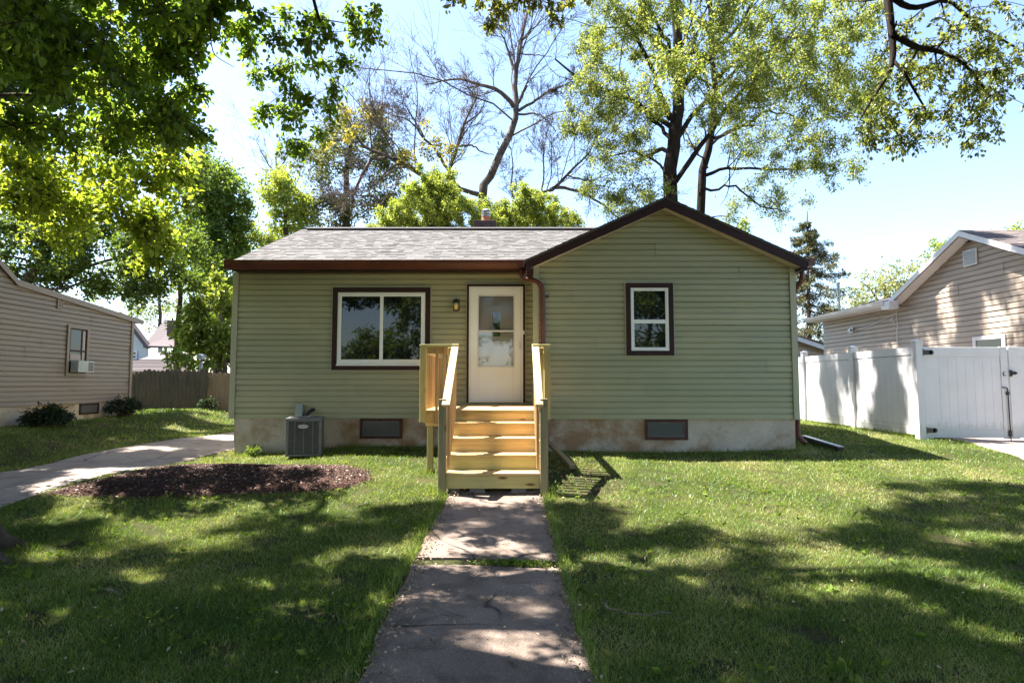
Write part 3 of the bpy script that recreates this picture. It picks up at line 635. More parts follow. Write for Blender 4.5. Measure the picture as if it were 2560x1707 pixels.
# electrical disconnect and line set behind the condenser
X = P(753, 1030, WY)[0]
m = MB(); m.box(X - .145 / 2 * .95, X + .06, WY - .115, WY - .012, P(0, 1041, 10.6)[2], P(0, 1011, 10.6)[2]); ub = m.build('utility_box', M['grey_metal'], house, bevel=.006)
m = MB(); m.box(X - .045, X + .035, WY - .121, WY - .114, 1.02, 1.14); m.build('box_cover', M['grey_metal'], ub, bevel=.003)
m = pipe([(X + .22, WY - .0, 1.08), (X + .21, WY - .09, 1.07), (X + .16, WY - .2, .99), (X + .15, WY - .25, .75)], .032); m.tube([(X + .05, WY - .07, 1.0), (X + .12, WY - .11, .98), (X + .19, WY - .1, 1.06)], .013, 8)
m.build('refrigerant_line', M['black'], house, smooth=True)

# ------------------------------------------------------------------ entrance stairs
st = thing('entry_stairs', 'new yellow pine entrance stairs with railings, leading up to the white door', 'stairs', (-.23, 8, .25))
SX0, SX1, DYF = -.815, .345, 8.50; DK = 1.172
risers = [(7.40, .255, .412), (7.675, .445, .605), (7.95, .635, .79), (8.225, .82, .975), (8.50, 1.0, 1.135)]
for k, (y, z0, z1) in enumerate(risers):
    m = MB(); m.box(SX0, SX1, y, y + .036, z0 + .003, z1 - .003); m.build('riser', M['woodg'] if k < 2 else M['woodx'], st, bevel=.004)
    if k == 2: m = MB(); m.box(SX0 + .001, SX1 - .001, y - .003, y, z0 + .046, z0 + .048)
    if k < 4:
        m = MB()
        m.box(SX0 + .003, SX1 - .003, y - .028, y + .112, z1, z1 + .036); m.box(SX0 + .003, SX1 - .003, y + .118, y + .272, z1, z1 + .036)
        t = m.build('tread', M['woodx'], st, bevel=.005)
m = MB(); y = DYF - .03; r = random.Random(4)
while y < WY - .06: m.box(-1.30, .50 if y > GY - .2 else .53, y, min(y + .138, WY - .035), 1.136, DK + r.uniform(-.001, .001)) if y < GY - .16 else m.box(-1.30, XG0 - .03, y, min(y + .138, WY - .035), 1.136, DK); y += .144
m.build('deck', M['woodx'], st, bevel=.004)
for q in ((-1.23, SX0 - .09, DYF + .012, DYF + .05), (SX1 + .1, .46, DYF + .012, DYF + .05), (-1.225, -1.19, DYF + .06, WY - .04), (.42, .455, DYF + .06, GY - .03)): m = MB(); m.box(*q, .94, 1.133); m.build('deck_rim', M['woodx'], st, bevel=.004)
for s in (SX0 - .04, SX1 + .002):                     # stringers follow the treads
    prof = [(7.41, .24), (8.6, .86), (8.6, 1.13)] + [p for (y, z0, z1) in reversed(risers[:4]) for p in ((y + .275, z1), (y + .004, z1))] + [(7.41, .38)]
    m = MB(); m.prism([(a, b - .003) for a, b in prof], lambda p: (s, p[0], p[1]), lambda p: (s + .038, p[0], p[1])); m.build('stringer', M['woody'], st)
def post(x, y, z0, z1, mt, w=.088, name='post', top=0):
    m = MB(); m.box(x - w / 2, x + w / 2, y - w / 2, y + w / 2, z0, z1); return m.build(name, M[mt], st, bevel=.006)
post(-1.268, DYF - .035, 1.0, 2.068, 'woodz'); post(.50, DYF - .035, 1.035, 2.068, 'woodz')
post(-.885, DYF + .085, 1.0, 2.065, 'woodz', .08); post(.42, DYF + .085, 1.17, 2.065, 'woodz', .06)
post(-1.262, WY - .09, 1.17, 2.065, 'woodz', .085)
post(-.862, 7.40, .19, 1.355, 'weathered', .094, 'newel_post'); post(.395, 7.40, .19, 1.36, 'weathered', .098, 'newel_post')
post(-1.175, DYF + .11, .2, .94, 'woodz', .085, 'support_post'); post(.40, DYF + .6, .2, .94, 'woodz', .085, 'support_post')
m = MB(); m.box(-1.318, -.765, DYF - .085, DYF + .045, 2.068, 2.104); m.build('top_rail', M['woodg'], st, bevel=.005)
m = MB(); m.box(.29, .55, DYF - .085, DYF + .045, 2.068, 2.104); m.build('top_rail', M['woodg'], st, bevel=.005)
m = MB(); m.box(-1.31, -1.205, DYF + .047, WY - .03, 2.068, 2.104); m.build('top_rail', M['woody'], st, bevel=.005)
m = MB(); m.box(.45, .55, DYF + .047, GY - .03, 2.068, 2.104); m.build('top_rail', M['woody'], st, bevel=.005)
m = MB(); m.box(-1.22, -.93, DYF + .0, DYF + .034, 1.975, 2.065); m.build('rail_board', M['woodx'], st, bevel=.004)
m = MB(); m.box(-1.268, -1.234, DYF + .02, WY - .14, 1.975, 2.065); m.build('rail_board', M['woody'], st, bevel=.004)
m = MB(); m.box(.475, .51, DYF + .02, GY - .03, 1.975, 2.065); m.build('rail_board', M['woody'], st, bevel=.004)
for x0, zt in ((-.862, 0), (.285, 0)):
    m = MB(); m.beam((x0 + .05, DYF - .02, 2.098), (x0 + .05, 7.30, 1.275), .098, .036); m.build('handrail', M['weathered'] if 0 else M['woody'], st, bevel=.005)
    m = MB(); xx = x0 + (.015 if x0 < 0 else .045); m.beam((xx + .02, DYF - .02, 2.03), (xx + .02, 7.36, 1.235), .036, .088); m.build('rail_board', M['cedar'], st, bevel=.004)
def baluster(x, y, z0, z1, w=.036):
    m = MB(); m.box(x - w / 2, x + w / 2, y - w / 2, y + w / 2, z0, z1); m.build('baluster', M['cedar'], st, bevel=.003)
for x in (-1.075, -.965): baluster(x, DYF - .022, .98, 2.06)
for k in range(8): baluster(-1.25, DYF + .22 + k * .24, 1.02, 2.0)
for k in range(9): baluster(.455, DYF + .17 + k * .15, 1.02, 2.0)
for k in range(7):
    y = 7.52 + k * .135
    for x in (-.80, .325): baluster(x, y, .40 + (y - 7.4) * .70, 1.26 + (y - 7.36) * .71)
for x in (-.74, -.42, .1): m = MB(); m.box(x - .06 - .05 * (x > -.5), x + .08, 7.50, 7.68, .15, .25); m.build('block', M['blk'], st, bevel=.006)

# ------------------------------------------------------------------ condenser, downspout extensions
def condenser():
    cx, cy, s, h, phi = P(763, 1100, 10.06)[0], 10.06, .56, .62, math.radians(14); z0 = float(gz(cx, cy)) + .02
    t = thing('air_conditioner', 'charcoal louvred air conditioner condenser on the ground by the foundation', 'air conditioner', (cx, cy, z0))
    c, sn = math.cos(phi), math.sin(phi)
    f = lambda a, b, z: (cx + a * c - b * sn, cy + a * sn + b * c, z0 + z); H = s / 2
    def bar(m, a0, a1, b0, b1, z0_, z1_): m.hexa([f(a0, b0, z0_), f(a1, b0, z0_), f(a1, b1, z0_), f(a0, b1, z0_)], [f(a0, b0, z1_), f(a1, b0, z1_), f(a1, b1, z1_), f(a0, b1, z1_)])
    m = MB(); bar(m, -H + .03, H - .03, -H + .03, H - .03, .03, h - .02); m.build('coil', M['acdark'], t)
    m = MB(); e = H; bar(m, -e, e, -e, e, 0, .035); bar(m, -e - .006, e + .006, -e - .006, e + .006, h - .055, h)
    for a in (-1, 1):
        for b in (-1, 1): bar(m, a * (e - .022) - .022, a * (e - .022) + .022, b * (e - .022) - .022, b * (e - .022) + .022, .035, h - .055)
    cab = m.build('cabinet', M['ac'], t, bevel=.006)
    m = MB(); k = 0
    for q in range(1, 4):
        p = -e + 2 * e * q / 4
        for b in (-1, 1): bar(m, p - .007, p + .007, b * e - .006, b * e + .006, .035, h - .055); bar(m, b * e - .006, b * e + .006, p - .007, p + .007, .035, h - .055)
    m.build('louvre_bars', M['ac'], t)
    m = MB(); z = .05
    while z < h - .06:
        for b in (-1, 1): bar(m, -e + .03, e - .03, b * (e - .012) - .006, b * (e - .012) + .006, z, z + .007); bar(m, b * (e - .012) - .006, b * (e - .012) + .006, -e + .03, e - .03, z, z + .007)
        z += .0165
    m.build('grille', M['ac'], t)
    m = MB(); bx_ = -.012; zz = h - .135; m.prism([(bx_ + .078 * math.copysign(abs(math.cos(q)) ** .55, math.cos(q)), zz + .026 * math.copysign(abs(math.sin(q)) ** .75, math.sin(q))) for q in np.linspace(0, 2 * PI, 33)[:-1]], lambda p: f(p[0], -e - .008, p[1]), lambda p: f(p[0], -e - .015, p[1]))
    bd = m.build('badge', M['silver'], t)
    cu = bpy.data.curves.new('badge_lettering', 'FONT'); cu.body = 'LENNOX'; cu.size = .036; cu.align_x = 'CENTER'; cu.align_y = 'CENTER'; cu.extrude = .0012; cu.offset = .0006
    tmp = bpy.data.objects.new('lettering', cu); C.objects.link(tmp); bpy.context.view_layer.update(); me = bpy.data.meshes.new_from_object(tmp.evaluated_get(bpy.context.evaluated_depsgraph_get())); bpy.data.objects.remove(tmp)
    o = bpy.data.objects.new('badge_lettering', me); C.objects.link(o); me.materials.clear(); me.materials.append(M['gutter']); o.parent = bd
    w = Vector(f(bx_, -e - .0155, zz)) - Vector((cx, cy, z0)); o.location = w; o.rotation_euler = (PI / 2, 0, phi)
    m = MB()
    for q in range(9): m.tube([f(.24 * math.cos(a) * (q + 1) / 9, .24 * math.sin(a) * (q + 1) / 9, h + .004) for a in np.linspace(0, 2 * PI, 25)], .003, 4, cap=False)
    m.build('fan_guard', M['ac'], t)
condenser()
def trough(pts, w, hgt, mt, name, label, cat, cap=None):
    t = thing(name, label, cat, pts[0]); m = MB()
    for a, b in zip(pts[:-1], pts[1:]): m.beam(a, b, w, hgt)
    m.build('spout', M[mt], t, bevel=.006)
    if cap:
        m = MB()
        for a, b in zip(pts[:-1], pts[1:]): m.beam((a[0], a[1], a[2] + hgt / 2 + .006), (b[0], b[1], b[2] + hgt / 2 + .006), w * .96, .012)
        m.build('spout_top', M[cap], t)
    return t
p0 = (.62, GY - .16, .55); p1 = (.80, 9.2, float(gz(.8, 9.2)) + .09); p2 = (.88, 8.72, float(gz(.88, 8.72)) + .045)
trough([p0, p1, p2], .085, .06, 'weathered', 'drain_spout', 'weathered brown downspout extension bending onto the grass beside the stairs', 'drain spout')
g = [GP(2010, 1103), GP(2103, 1130)]
trough([(g[0][0], g[0][1], float(gz(*g[0])) + .07), (g[1][0], g[1][1], float(gz(*g[1])) + .05)], .09, .07, 'black', 'drain_spout', 'black downspout extension with white top lying on grass at the right corner', 'drain spout', 'white')

# ------------------------------------------------------------------ neighbour's house on the left
NX = -9.9
def left_house():
    t = thing('tan_house', 'tan sided house with a window air conditioner, left of the driveway', 'house', (NX, 12, .7))
    fl = lambda u, n, z: (NX + n, u, z)
    top = lambda y: np.interp(y, [6.6, 9.2, 11.7, 15.4], [3.5, 5.35, 3.56, 3.20])
    m = MB(); z = 1.09
    def clipped(z):
        lo = 6.6 if z < 3.5 else np.interp(z, [3.5, 5.35], [6.6, 9.2]); hi = 15.4 if z < 3.2 else np.interp(z, [3.20, 3.56, 5.35], [15.4, 11.7, 9.2]); return lo, hi
    siding(m, lambda z: clipped(z)[0], lambda z: clipped(z)[1], 1.09, 5.3, .1016, fl, 21)
    siding(m, lambda z: 9.9, lambda z: 20.0, 1.09, 3.2, .1016, lambda u, n, z: (-u, 15.4 + n, z), 22)
    siding(m, lambda z: -20, lambda z: -9.9, 1.09, 3.5, .1016, lambda u, n, z: (u, 6.6 - n, z), 23)
    m.box(-19.9, NX - .05, 6.7, 15.3, .4, 3.1); m.build('wall', M['siding_tan'], t)
    m = MB(); wallstrip(m, lambda u, n, z: (NX - .04 + n, u, z), 6.6, 15.36, .3, 1.09, seed=7); m.poly([(NX - .04, 15.36, .3), (-20, 15.36, .3), (-20, 15.36, 1.09), (NX - .04, 15.36, 1.09)]); m.poly([(NX - .04, 6.6, 1.088), (NX - .04, 15.36, 1.088), (NX - .3, 15.36, 1.088), (NX - .3, 6.6, 1.088)])
    m.build('foundation', M['foundation'], t)
    m = MB(); bx(m, fl, 15.33, 15.42, .002, .024, 1.08, 3.16); m.build('corner_trim', M['siding_tan'], t, bevel=.003)
    m = MB(); yy = [6.2, 9.2, 11.7, 15.72]; zz = [3.25, 5.42, 3.62, 3.235]
    m.prism(list(zip(yy, zz)) + [(y, z - .10) for y, z in list(zip(yy, zz))[::-1]], lambda p: (-20.2, p[0], p[1]), lambda p: (NX + .04, p[0], p[1]), .4); m.build('roof', M['shinglebrown'], t, attr=True)
    m = MB(); m.prism([(y, z - .012) for y, z in zip(yy, zz)] + [(y, z - .13) for y, z in list(zip(yy, zz))[::-1]], lambda p: (NX + .042, p[0], p[1]), lambda p: (NX + .062, p[0], p[1])); m.build('rake_board', M['siding_tan'], t)
    m = MB(); frame(m, 13.12, 13.80, 1.71, 2.86, .07, .002, .03, fl); w = m.build('window', M['siding_tan'], t, bevel=.003)
    m = MB(); frame(m, 13.19, 13.73, 1.78, 2.79, .03, .002, .02, fl); bx(m, fl, 13.22, 13.70, .002, .02, 2.26, 2.30); bx(m, fl, 13.56, 13.60, .006, .016, 2.1, 2.76); m.build('window_frame', M['brown'], w)
    m = MB(); bx(m, fl, 13.22, 13.70, .002, .008, 1.81, 2.76); m.build('pane', M['pane'], w)
    m = MB(); bx(m, fl, 13.60, 13.68, .009, .014, 2.06, 2.74); bx(m, fl, 13.24, 13.56, .009, .013, 2.08, 2.20); m.build('blind', M['taupe'], w)
    m = MB(); frame(m, 12.78, 12.93, 3.17, 3.42, .02, .016, .03, fl)
    for k in range(5): bx(m, fl, 12.80, 12.91, .016, .028, 3.20 + k * .042, 3.222 + k * .042)
    m.build('wall_vent', M['siding_tan'], t)
    fb = lambda u, n, z: (NX - .04 + n, u, z)
    m = MB(); frame(m, 13.67, 14.3, .83, 1.085, .04, .002, .024, fb); w = m.build('basement_window', M['brown'], t); m = MB(); bx(m, fb, 13.71, 14.26, .003, .008, .87, 1.045); m.build('pane', M['dimpane'], w)
    a = thing('window_air_conditioner', 'small white air conditioner sticking out of the tan house window', 'air conditioner', (NX + .1, 13.45, 1.8))
    m = MB(); bx(m, fl, 13.24, 13.74, .03, .21, 1.80, 2.055); m.build('case', M['siding_white'], a, bevel=.008)
    m = MB(); bx(m, fl, 13.30, 13.52, .211, .215, 1.83, 2.03); bx(m, fl, 13.235, 13.239, .06, .19, 1.84, 2.02); m.build('grille', M['grey_metal'], a)
    m = MB(); [bx(m, fl, 13.55, 13.71, .211, .216, 1.84 + k * .05, 1.87 + k * .05) for k in range(4)]; m.build('vent', M['acdark'], a)
left_house()

# ------------------------------------------------------------------ neighbour's house on the right
RX = 10.7
def right_house():
    t = thing('beige_house', 'beige sided house with a white gable rake behind the vinyl fence', 'house', (RX, 14, .5))
    fr = lambda u, n, z: (RX - n, -u, z)               # u runs against y so that the laps face the lawn
    py_, pz_ = 13.6, 4.95; lo, hi = 11.05, 16.15; el = 3.74; sl_ = (pz_ - el) / (py_ - lo)
    m = MB(); siding(m, lambda z: -(20.3 if z < el - .02 else hi - max(0, (z - el) / sl_)), lambda z: -(lo + max(0, (z - el) / sl_)), .62, pz_ - .1, .127, fr, 31)
    siding(m, lambda z: RX, lambda z: 20, .62, el, .127, lambda u, n, z: (u, lo - n, z), 32)
    m.box(RX + .06, 20, lo + .06, 20.2, .3, 3.6); m.build('wall', M['siding_beige'], t)
    m = MB(); m.box(RX + .03, 20, lo + .03, 20.28, .2, .62); m.build('foundation', M['foundation'], t)
    m = MB(); th = .07; ov = .28
    zr = lambda y: pz_ + .16 - sl_ * abs(y - py_)
    for a, b in ((lo - .35, py_), (py_, hi + .1)):
        m.prism([(a, zr(a)), (b, zr(b)), (b, zr(b) - th), (a, zr(a) - th)], lambda p: (RX - ov, p[0], p[1]), lambda p: (20, p[0], p[1]), .3)
    shingles(m, (RX - ov, lo - .35, zr(lo - .35)), (1, 0, 0), (0, 1, sl_), 9, (py_ - lo + .35) * math.hypot(1, sl_), .14, 3)
    shingles(m, (RX - ov, hi + .1, zr(hi + .1)), (1, 0, 0), (0, -1, sl_), 9, (hi + .1 - py_) * math.hypot(1, sl_), .14, 4)
    m.hexa([(RX - .42, hi + .02, el - .02), (RX - .42, 20.5, el - .02), (RX + 3.2, 20.5, el + .95), (RX + 3.2, hi + .02, el + .95)], [(RX - .42, hi + .02, el + .03), (RX - .42, 20.5, el + .03), (RX + 3.2, 20.5, el + 1.0), (RX + 3.2, hi + .02, el + 1.0)], .5)
    m.build('roof', M['shinglebrown'], t, attr=True)
    for a, b in ((lo - .36, py_), (hi + .08, py_)):
        m = MB(); m.prism([(a, zr(a) - .012), (b, zr(b) - .012), (b, zr(b) - .145), (a, zr(a) - .145)], lambda p: (RX - ov - .022, p[0], p[1]), lambda p: (RX - ov - .002, p[0], p[1])); m.build('rake_board', M['white'], t)
        m = MB(); m.poly([(RX - ov, a, zr(a) - .17), (RX - ov, b, zr(b) - .17), (RX + .02, b, zr(b) - .17), (RX + .02, a, zr(a) - .17)]); m.build('soffit', M['white'], t)
    m = MB(); m.prism(GPROF, lambda p: (RX - .42 + p[0], hi - .02, el - .09 + p[1] * .9), lambda p: (RX - .42 + p[0], 20.5, el - .09 + p[1] * .9)); m.box(RX - .42, RX, hi + .0, 20.5, el - .10, el - .085); m.build('gutter', M['white'], t)
    m = MB(); m.box(RX - .5, RX - .25, hi - .26, hi + .1, el - .18, el + .04); m.build('eave_return', M['white'], t, bevel=.01)
    m = MB(); m.box(RX - .012, RX - .04, 13.42, 13.83, 4.28, 4.66); vt = m.build('gable_vent', M['white'], t, bevel=.004)
    m = MB()
    for k in range(6): m.hexa([(RX - .041, 13.46, 4.32 + k * .053), (RX - .06, 13.46, 4.32 + k * .053), (RX - .06, 13.79, 4.32 + k * .053), (RX - .041, 13.79, 4.32 + k * .053)], [(RX - .041, 13.46, 4.355 + k * .053), (RX - .047, 13.46, 4.355 + k * .053), (RX - .047, 13.79, 4.355 + k * .053), (RX - .041, 13.79, 4.355 + k * .053)])
    m.build('louvre', M['siding_white'], vt)
    ya, yb = RX * 1480 / (2519 - 1280), RX * 1480 / (2437 - 1280)
    m = MB(); f2 = lambda u, n, z: (RX - n, u, z); frame(m, ya, yb, 1.0, 2.62, .09, .004, .035, f2); w = m.build('window', M['white'], t, bevel=.004); m = MB(); bx(m, f2, ya + .09, yb - .09, .004, .012, 1.09, 2.53); m.build('pane', M['hazeglass'], w)
    yl = RX * 1480 / (2135 - 1280); m = MB(); m.box(RX - .05, RX - .018, yl - .09, yl + .09, P(0, 832, yl)[2], P(0, 819, yl)[2]); m.box(RX - .12, RX - .05, yl - .06, yl + .06, P(0, 829, yl)[2], P(0, 822, yl)[2]); m.build('wall_lamp', M['galv'], t, bevel=.004)
    yc = RX * 1480 / (2249 - 1280)
    m = MB(); m.tube([(RX - .03, yc, 3.55), (RX - .035, yc - .03, 3.2), (RX - .03, yc + .02, 2.8), (RX - .03, yc - .04, 2.2), (RX - .03, yc - .05, 1.0)], .011, 6)
    m.tube([(RX - .04, yc + .15 + .08 * math.cos(a), 3.32 + .08 * math.sin(a)) for a in np.linspace(0, 6, 14)], .008, 5); m.tube([(RX - .03, yc, 3.5), (RX - .03, (yc + yl) / 2, 3.28), (RX - .03, yl + .2, 3.12)], .008, 5)
    m.build('cable', M['white'], t)
right_house()
X, Y, Z0 = P(2099, 786, 22); 
t = thing('antenna_mast', 'thin grey metal mast standing by the low roof of the beige house', 'mast', (X, Y, .4))
m = MB(); m.tube([(X, Y, .3), (X, Y, P(2099, 709, 22)[2])], .035, 8); m.build('pole', M['grey_metal'], t); m = MB(); m.rbox((X, Y, P(0, 709, 22)[2]), (.10, .06, .1)); m.build('cap', M['grey_metal'], t)

def garage():
    D = 26; xr = P(2079, 872, D); xp = P(1968, 836, D); 
    t = thing('garage', 'small pale garage with a white rake, far behind the fence', 'garage', (xp[0], D, .4))
    w = xr[0] - xp[0]; m = MB(); siding(m, lambda z: xp[0] - w + max(0, (z - xr[2]) / .30), lambda z: xp[0] + w - .15 - max(0, (z - xr[2]) / .30), .4, xp[2] - .1, .2, lambda u, n, z: (u, D - n, z), 41); m.box(xp[0] - w + .1, xp[0] + w - .2, D + .05, D + 6, .3, xr[2]); m.build('wall', M['siding_beige'], t)
    for s in (-1, 1):
        a, b = (xp[0], xp[2]), (xp[0] + s * (w + .12), xr[2] - .06)
        m = MB(); m.prism([a, b, (b[0], b[1] - .2), (a[0], a[1] - .2)], lambda p: (p[0], D - .3, p[1]), lambda p: (p[0], D - .27, p[1])); m.build('rake_board', M['white'], t)
        m = MB(); m.prism([(a[0], a[1] + .05), (b[0], b[1] + .05), (b[0], b[1]), (a[0], a[1])], lambda p: (p[0], D - .32, p[1]), lambda p: (p[0], D + 6.3, p[1]), .5); m.build('roof', M['shinglefar'], t, attr=True)
garage()

# ------------------------------------------------------------------ white vinyl fence and double gate
FX = 7.78
def vinyl():
    t = thing('vinyl_fence', 'white vinyl privacy fence running back along the side yard', 'fence', (FX, 13.5, .45))
    ps = [(11.36, .2), (13.5, .12), (15.75, .12), (18.0, .12)]
    for i, (y, _) in enumerate(ps):
        h = 2.335 if i == 0 else 2.36; w = .0675
        m = MB(); m.box(FX - w, FX + w, y - w, y + w, float(gz(FX, y)) - .1, h); p = m.build('post', M['vinyl'], t, bevel=.006)
        m = MB(); c = h; m.hexa([(FX - .078, y - .078, c), (FX + .078, y - .078, c), (FX + .078, y + .078, c), (FX - .078, y + .078, c)], [(FX - .078, y - .078, c + .025), (FX + .078, y - .078, c + .025), (FX + .078, y + .078, c + .025), (FX - .078, y + .078, c + .025)]); m.hexa([(FX - .06, y - .06, c + .025), (FX + .06, y - .06, c + .025), (FX + .06, y + .06, c + .025), (FX - .06, y + .06, c + .025)], [(FX - .02, y - .02, c + .05), (FX + .02, y - .02, c + .05), (FX + .02, y + .02, c + .05), (FX - .02, y + .02, c + .05)]); m.build('post_cap', M['vinyl'], p, bevel=.004)
    for (ya, _), (yb, _) in zip(ps[:-1], ps[1:]):
        a, b = ya + .068, yb - .068; g = max(float(gz(FX, ya)), float(gz(FX, yb)))
        for z0, z1 in ((g + .05, g + .20), (2.10, 2.25)):
            m = MB(); m.box(FX - .022, FX + .022, a, b, z0, z1); m.build('rail', M['vinyl'], t, bevel=.005)
        m = MB(); n = int((b - a) / .172); 
        for k in range(n): y0 = a + (b - a) * k / n; y1 = a + (b - a) * (k + 1) / n; m.box(FX - .011, FX + .011, y0 + .0008, y1 - .0008, g + .201, 2.099)
        m.build('panel', M['vinyl'], t, bevel=.003)
vinyl()
def gate(x0, x1, hinge_left, label):
    y = 11.36; t = thing('gate', label, 'gate', ((x0 + x1) / 2, y, .45), 'leaves of the white double gate'); b, h = .50, 2.25
    sw = .135
    for xa, xb in ((x0, x0 + sw), (x1 - sw, x1)): m = MB(); m.box(xa, xb, y - .024, y + .024, b, h); m.build('stile', M['vinyl'], t, bevel=.005)
    for za, zb in ((b + .02, b + .17), (h - .19, h - .01)): m = MB(); m.box(x0 + sw, x1 - sw, y - .02, y + .02, za, zb); m.build('rail', M['vinyl'], t, bevel=.005)
    m = MB(); n = 8
    for k in range(n): a = x0 + sw + (x1 - x0 - 2 * sw) * k / n; c = x0 + sw + (x1 - x0 - 2 * sw) * (k + 1) / n; m.box(a + .0006, c - .0006, y - .010, y + .010, b + .171, h - .191)
    m.build('panel', M['vinyl'], t, bevel=.003)
    if hinge_left:
        for z in (2.14, .66):
            m = MB(); m.box(x0 - .07, x0 - .015, y - .045, y - .015 + .0, z - .075, z + .075); m.tube([(x0 - .028, y - .05, z - .07), (x0 - .028, y - .05, z + .07)], .02, 8)
            m.hexa([(x0 - .02, y - .042, z - .05), (x0 + .16, y - .042, z - .04), (x0 + .16, y - .026, z - .04), (x0 - .02, y - .026, z - .05)], [(x0 - .02, y - .042, z + .05), (x0 + .16, y - .042, z + .04), (x0 + .16, y - .026, z + .04), (x0 - .02, y - .026, z + .05)])
            m.tube([(x0 + .155, y - .042, z), (x0 + .155, y - .026, z)], .045, 10); m.build('hinge', M['black'], t)
        xr = x1 - .05
        m = MB(); m.tube([(xr - .10, y - .05, 1.475), (xr - .015, y - .05, 1.465), (xr, y - .05, 1.44), (xr + .01, y - .05, .43)], .011, 8); m.box(xr - .02, xr + .03, y - .055, y - .024, 1.33, 1.39); m.box(xr - .015, xr + .035, y - .055, y - .024, .55, .66); m.build('drop_rod', M['black'], t)
        m = MB(); m.tube([(x1 - .10, y - .03, 1.70), (x1 - .10, y - .03, 1.76), (x1 - .07, y - .03, 1.76)], .008, 6); m.tube([(x1 - .10, y - .03, 1.70), (x1 - .05, y - .03, 1.70)], .008, 6); m.build('latch_pull', M['black'], t)
    else:
        m = MB(); m.box(x0 - .005, x0 + .035, y - .05, y - .024, 1.68, 1.80); m.tube([(x0 - .03, y - .05, 1.79), (x0 + .02, y - .05, 1.79)], .012, 6); m.tube([(x0 - .02, y - .05, 1.70), (x0 + .02, y - .05, 1.70)], .012, 6); m.box(x0 + .03, x0 + .09, y - .06, y - .024, 1.715, 1.775); m.tube([(x0 + .09, y - .045, 1.745), (x0 + .13, y - .045, 1.745)], [.032, .012], 8); m.build('latch', M['black'], t)
gate(7.875, 9.49, True, 'white gate leaf with black strap hinges and a drop rod')
gate(9.515, 11.1, False, 'white gate leaf with a black latch, cut by the right frame edge')

# ------------------------------------------------------------------ wooden fence at the back left
def wfence(x0, x1, y, z0, h, mt, label, seed, w=.14):
    t = thing('wood_fence', label, 'fence', ((x0 + x1) / 2, y, z0)); r = random.Random(seed)
    m = MB(); x = x0
    while x < x1 - .02:
        ww = min(w * r.uniform(.85, 1.1), x1 - x); hh = h(x) + r.uniform(-.03, .03); o = r.uniform(-.006, .006)
        prof = [(x + .004, z0 - .1), (x + ww - .004, z0 - .1), (x + ww - .004, hh - .05), (x + ww * .7, hh), (x + ww * .3, hh), (x + .004, hh - .05)]
        m.prism(prof, lambda p: (p[0], y + o, p[1]), lambda p: (p[0], y + o + .02, p[1])); x += ww
    m.build('pickets', M[mt], t)
    for z in (z0 + .35, z0 + 1.25): m = MB(); m.box(x0, x1, y + .03, y + .07, z - .04, z + .04); m.build('rail', M['fencegrey'], t)
    for xx in np.arange(x0 + .1, x1, 2.3): m = MB(); m.box(xx - .045, xx + .045, y + .071, y + .16, z0 - .1, h(xx) - .1); m.build('post', M['fencegrey'], t)
FD = 18.5
xa, xb, xc = P(326, 940, FD)[0], P(520, 940, FD)[0], P(640, 940, FD)[0]
zb = P(0, 1047, FD)[2]; tl, tm, tr_ = P(0, 934, FD)[2], P(0, 924, FD)[2], P(0, 931, FD)[2]
wfence(xa - 2.2, xb, FD, zb, lambda x: float(np.interp(x, [xa, xa + .5, xb], [tl, tm, tm])), 'fencegrey', 'dark grey weathered picket fence between the tan house and the bungalow', 5)
wfence(xb - .03, xc + 2, FD + .05, zb, lambda x: tr_, 'fencetan', 'lighter tan board fence section meeting the left side of the bungalow', 6)

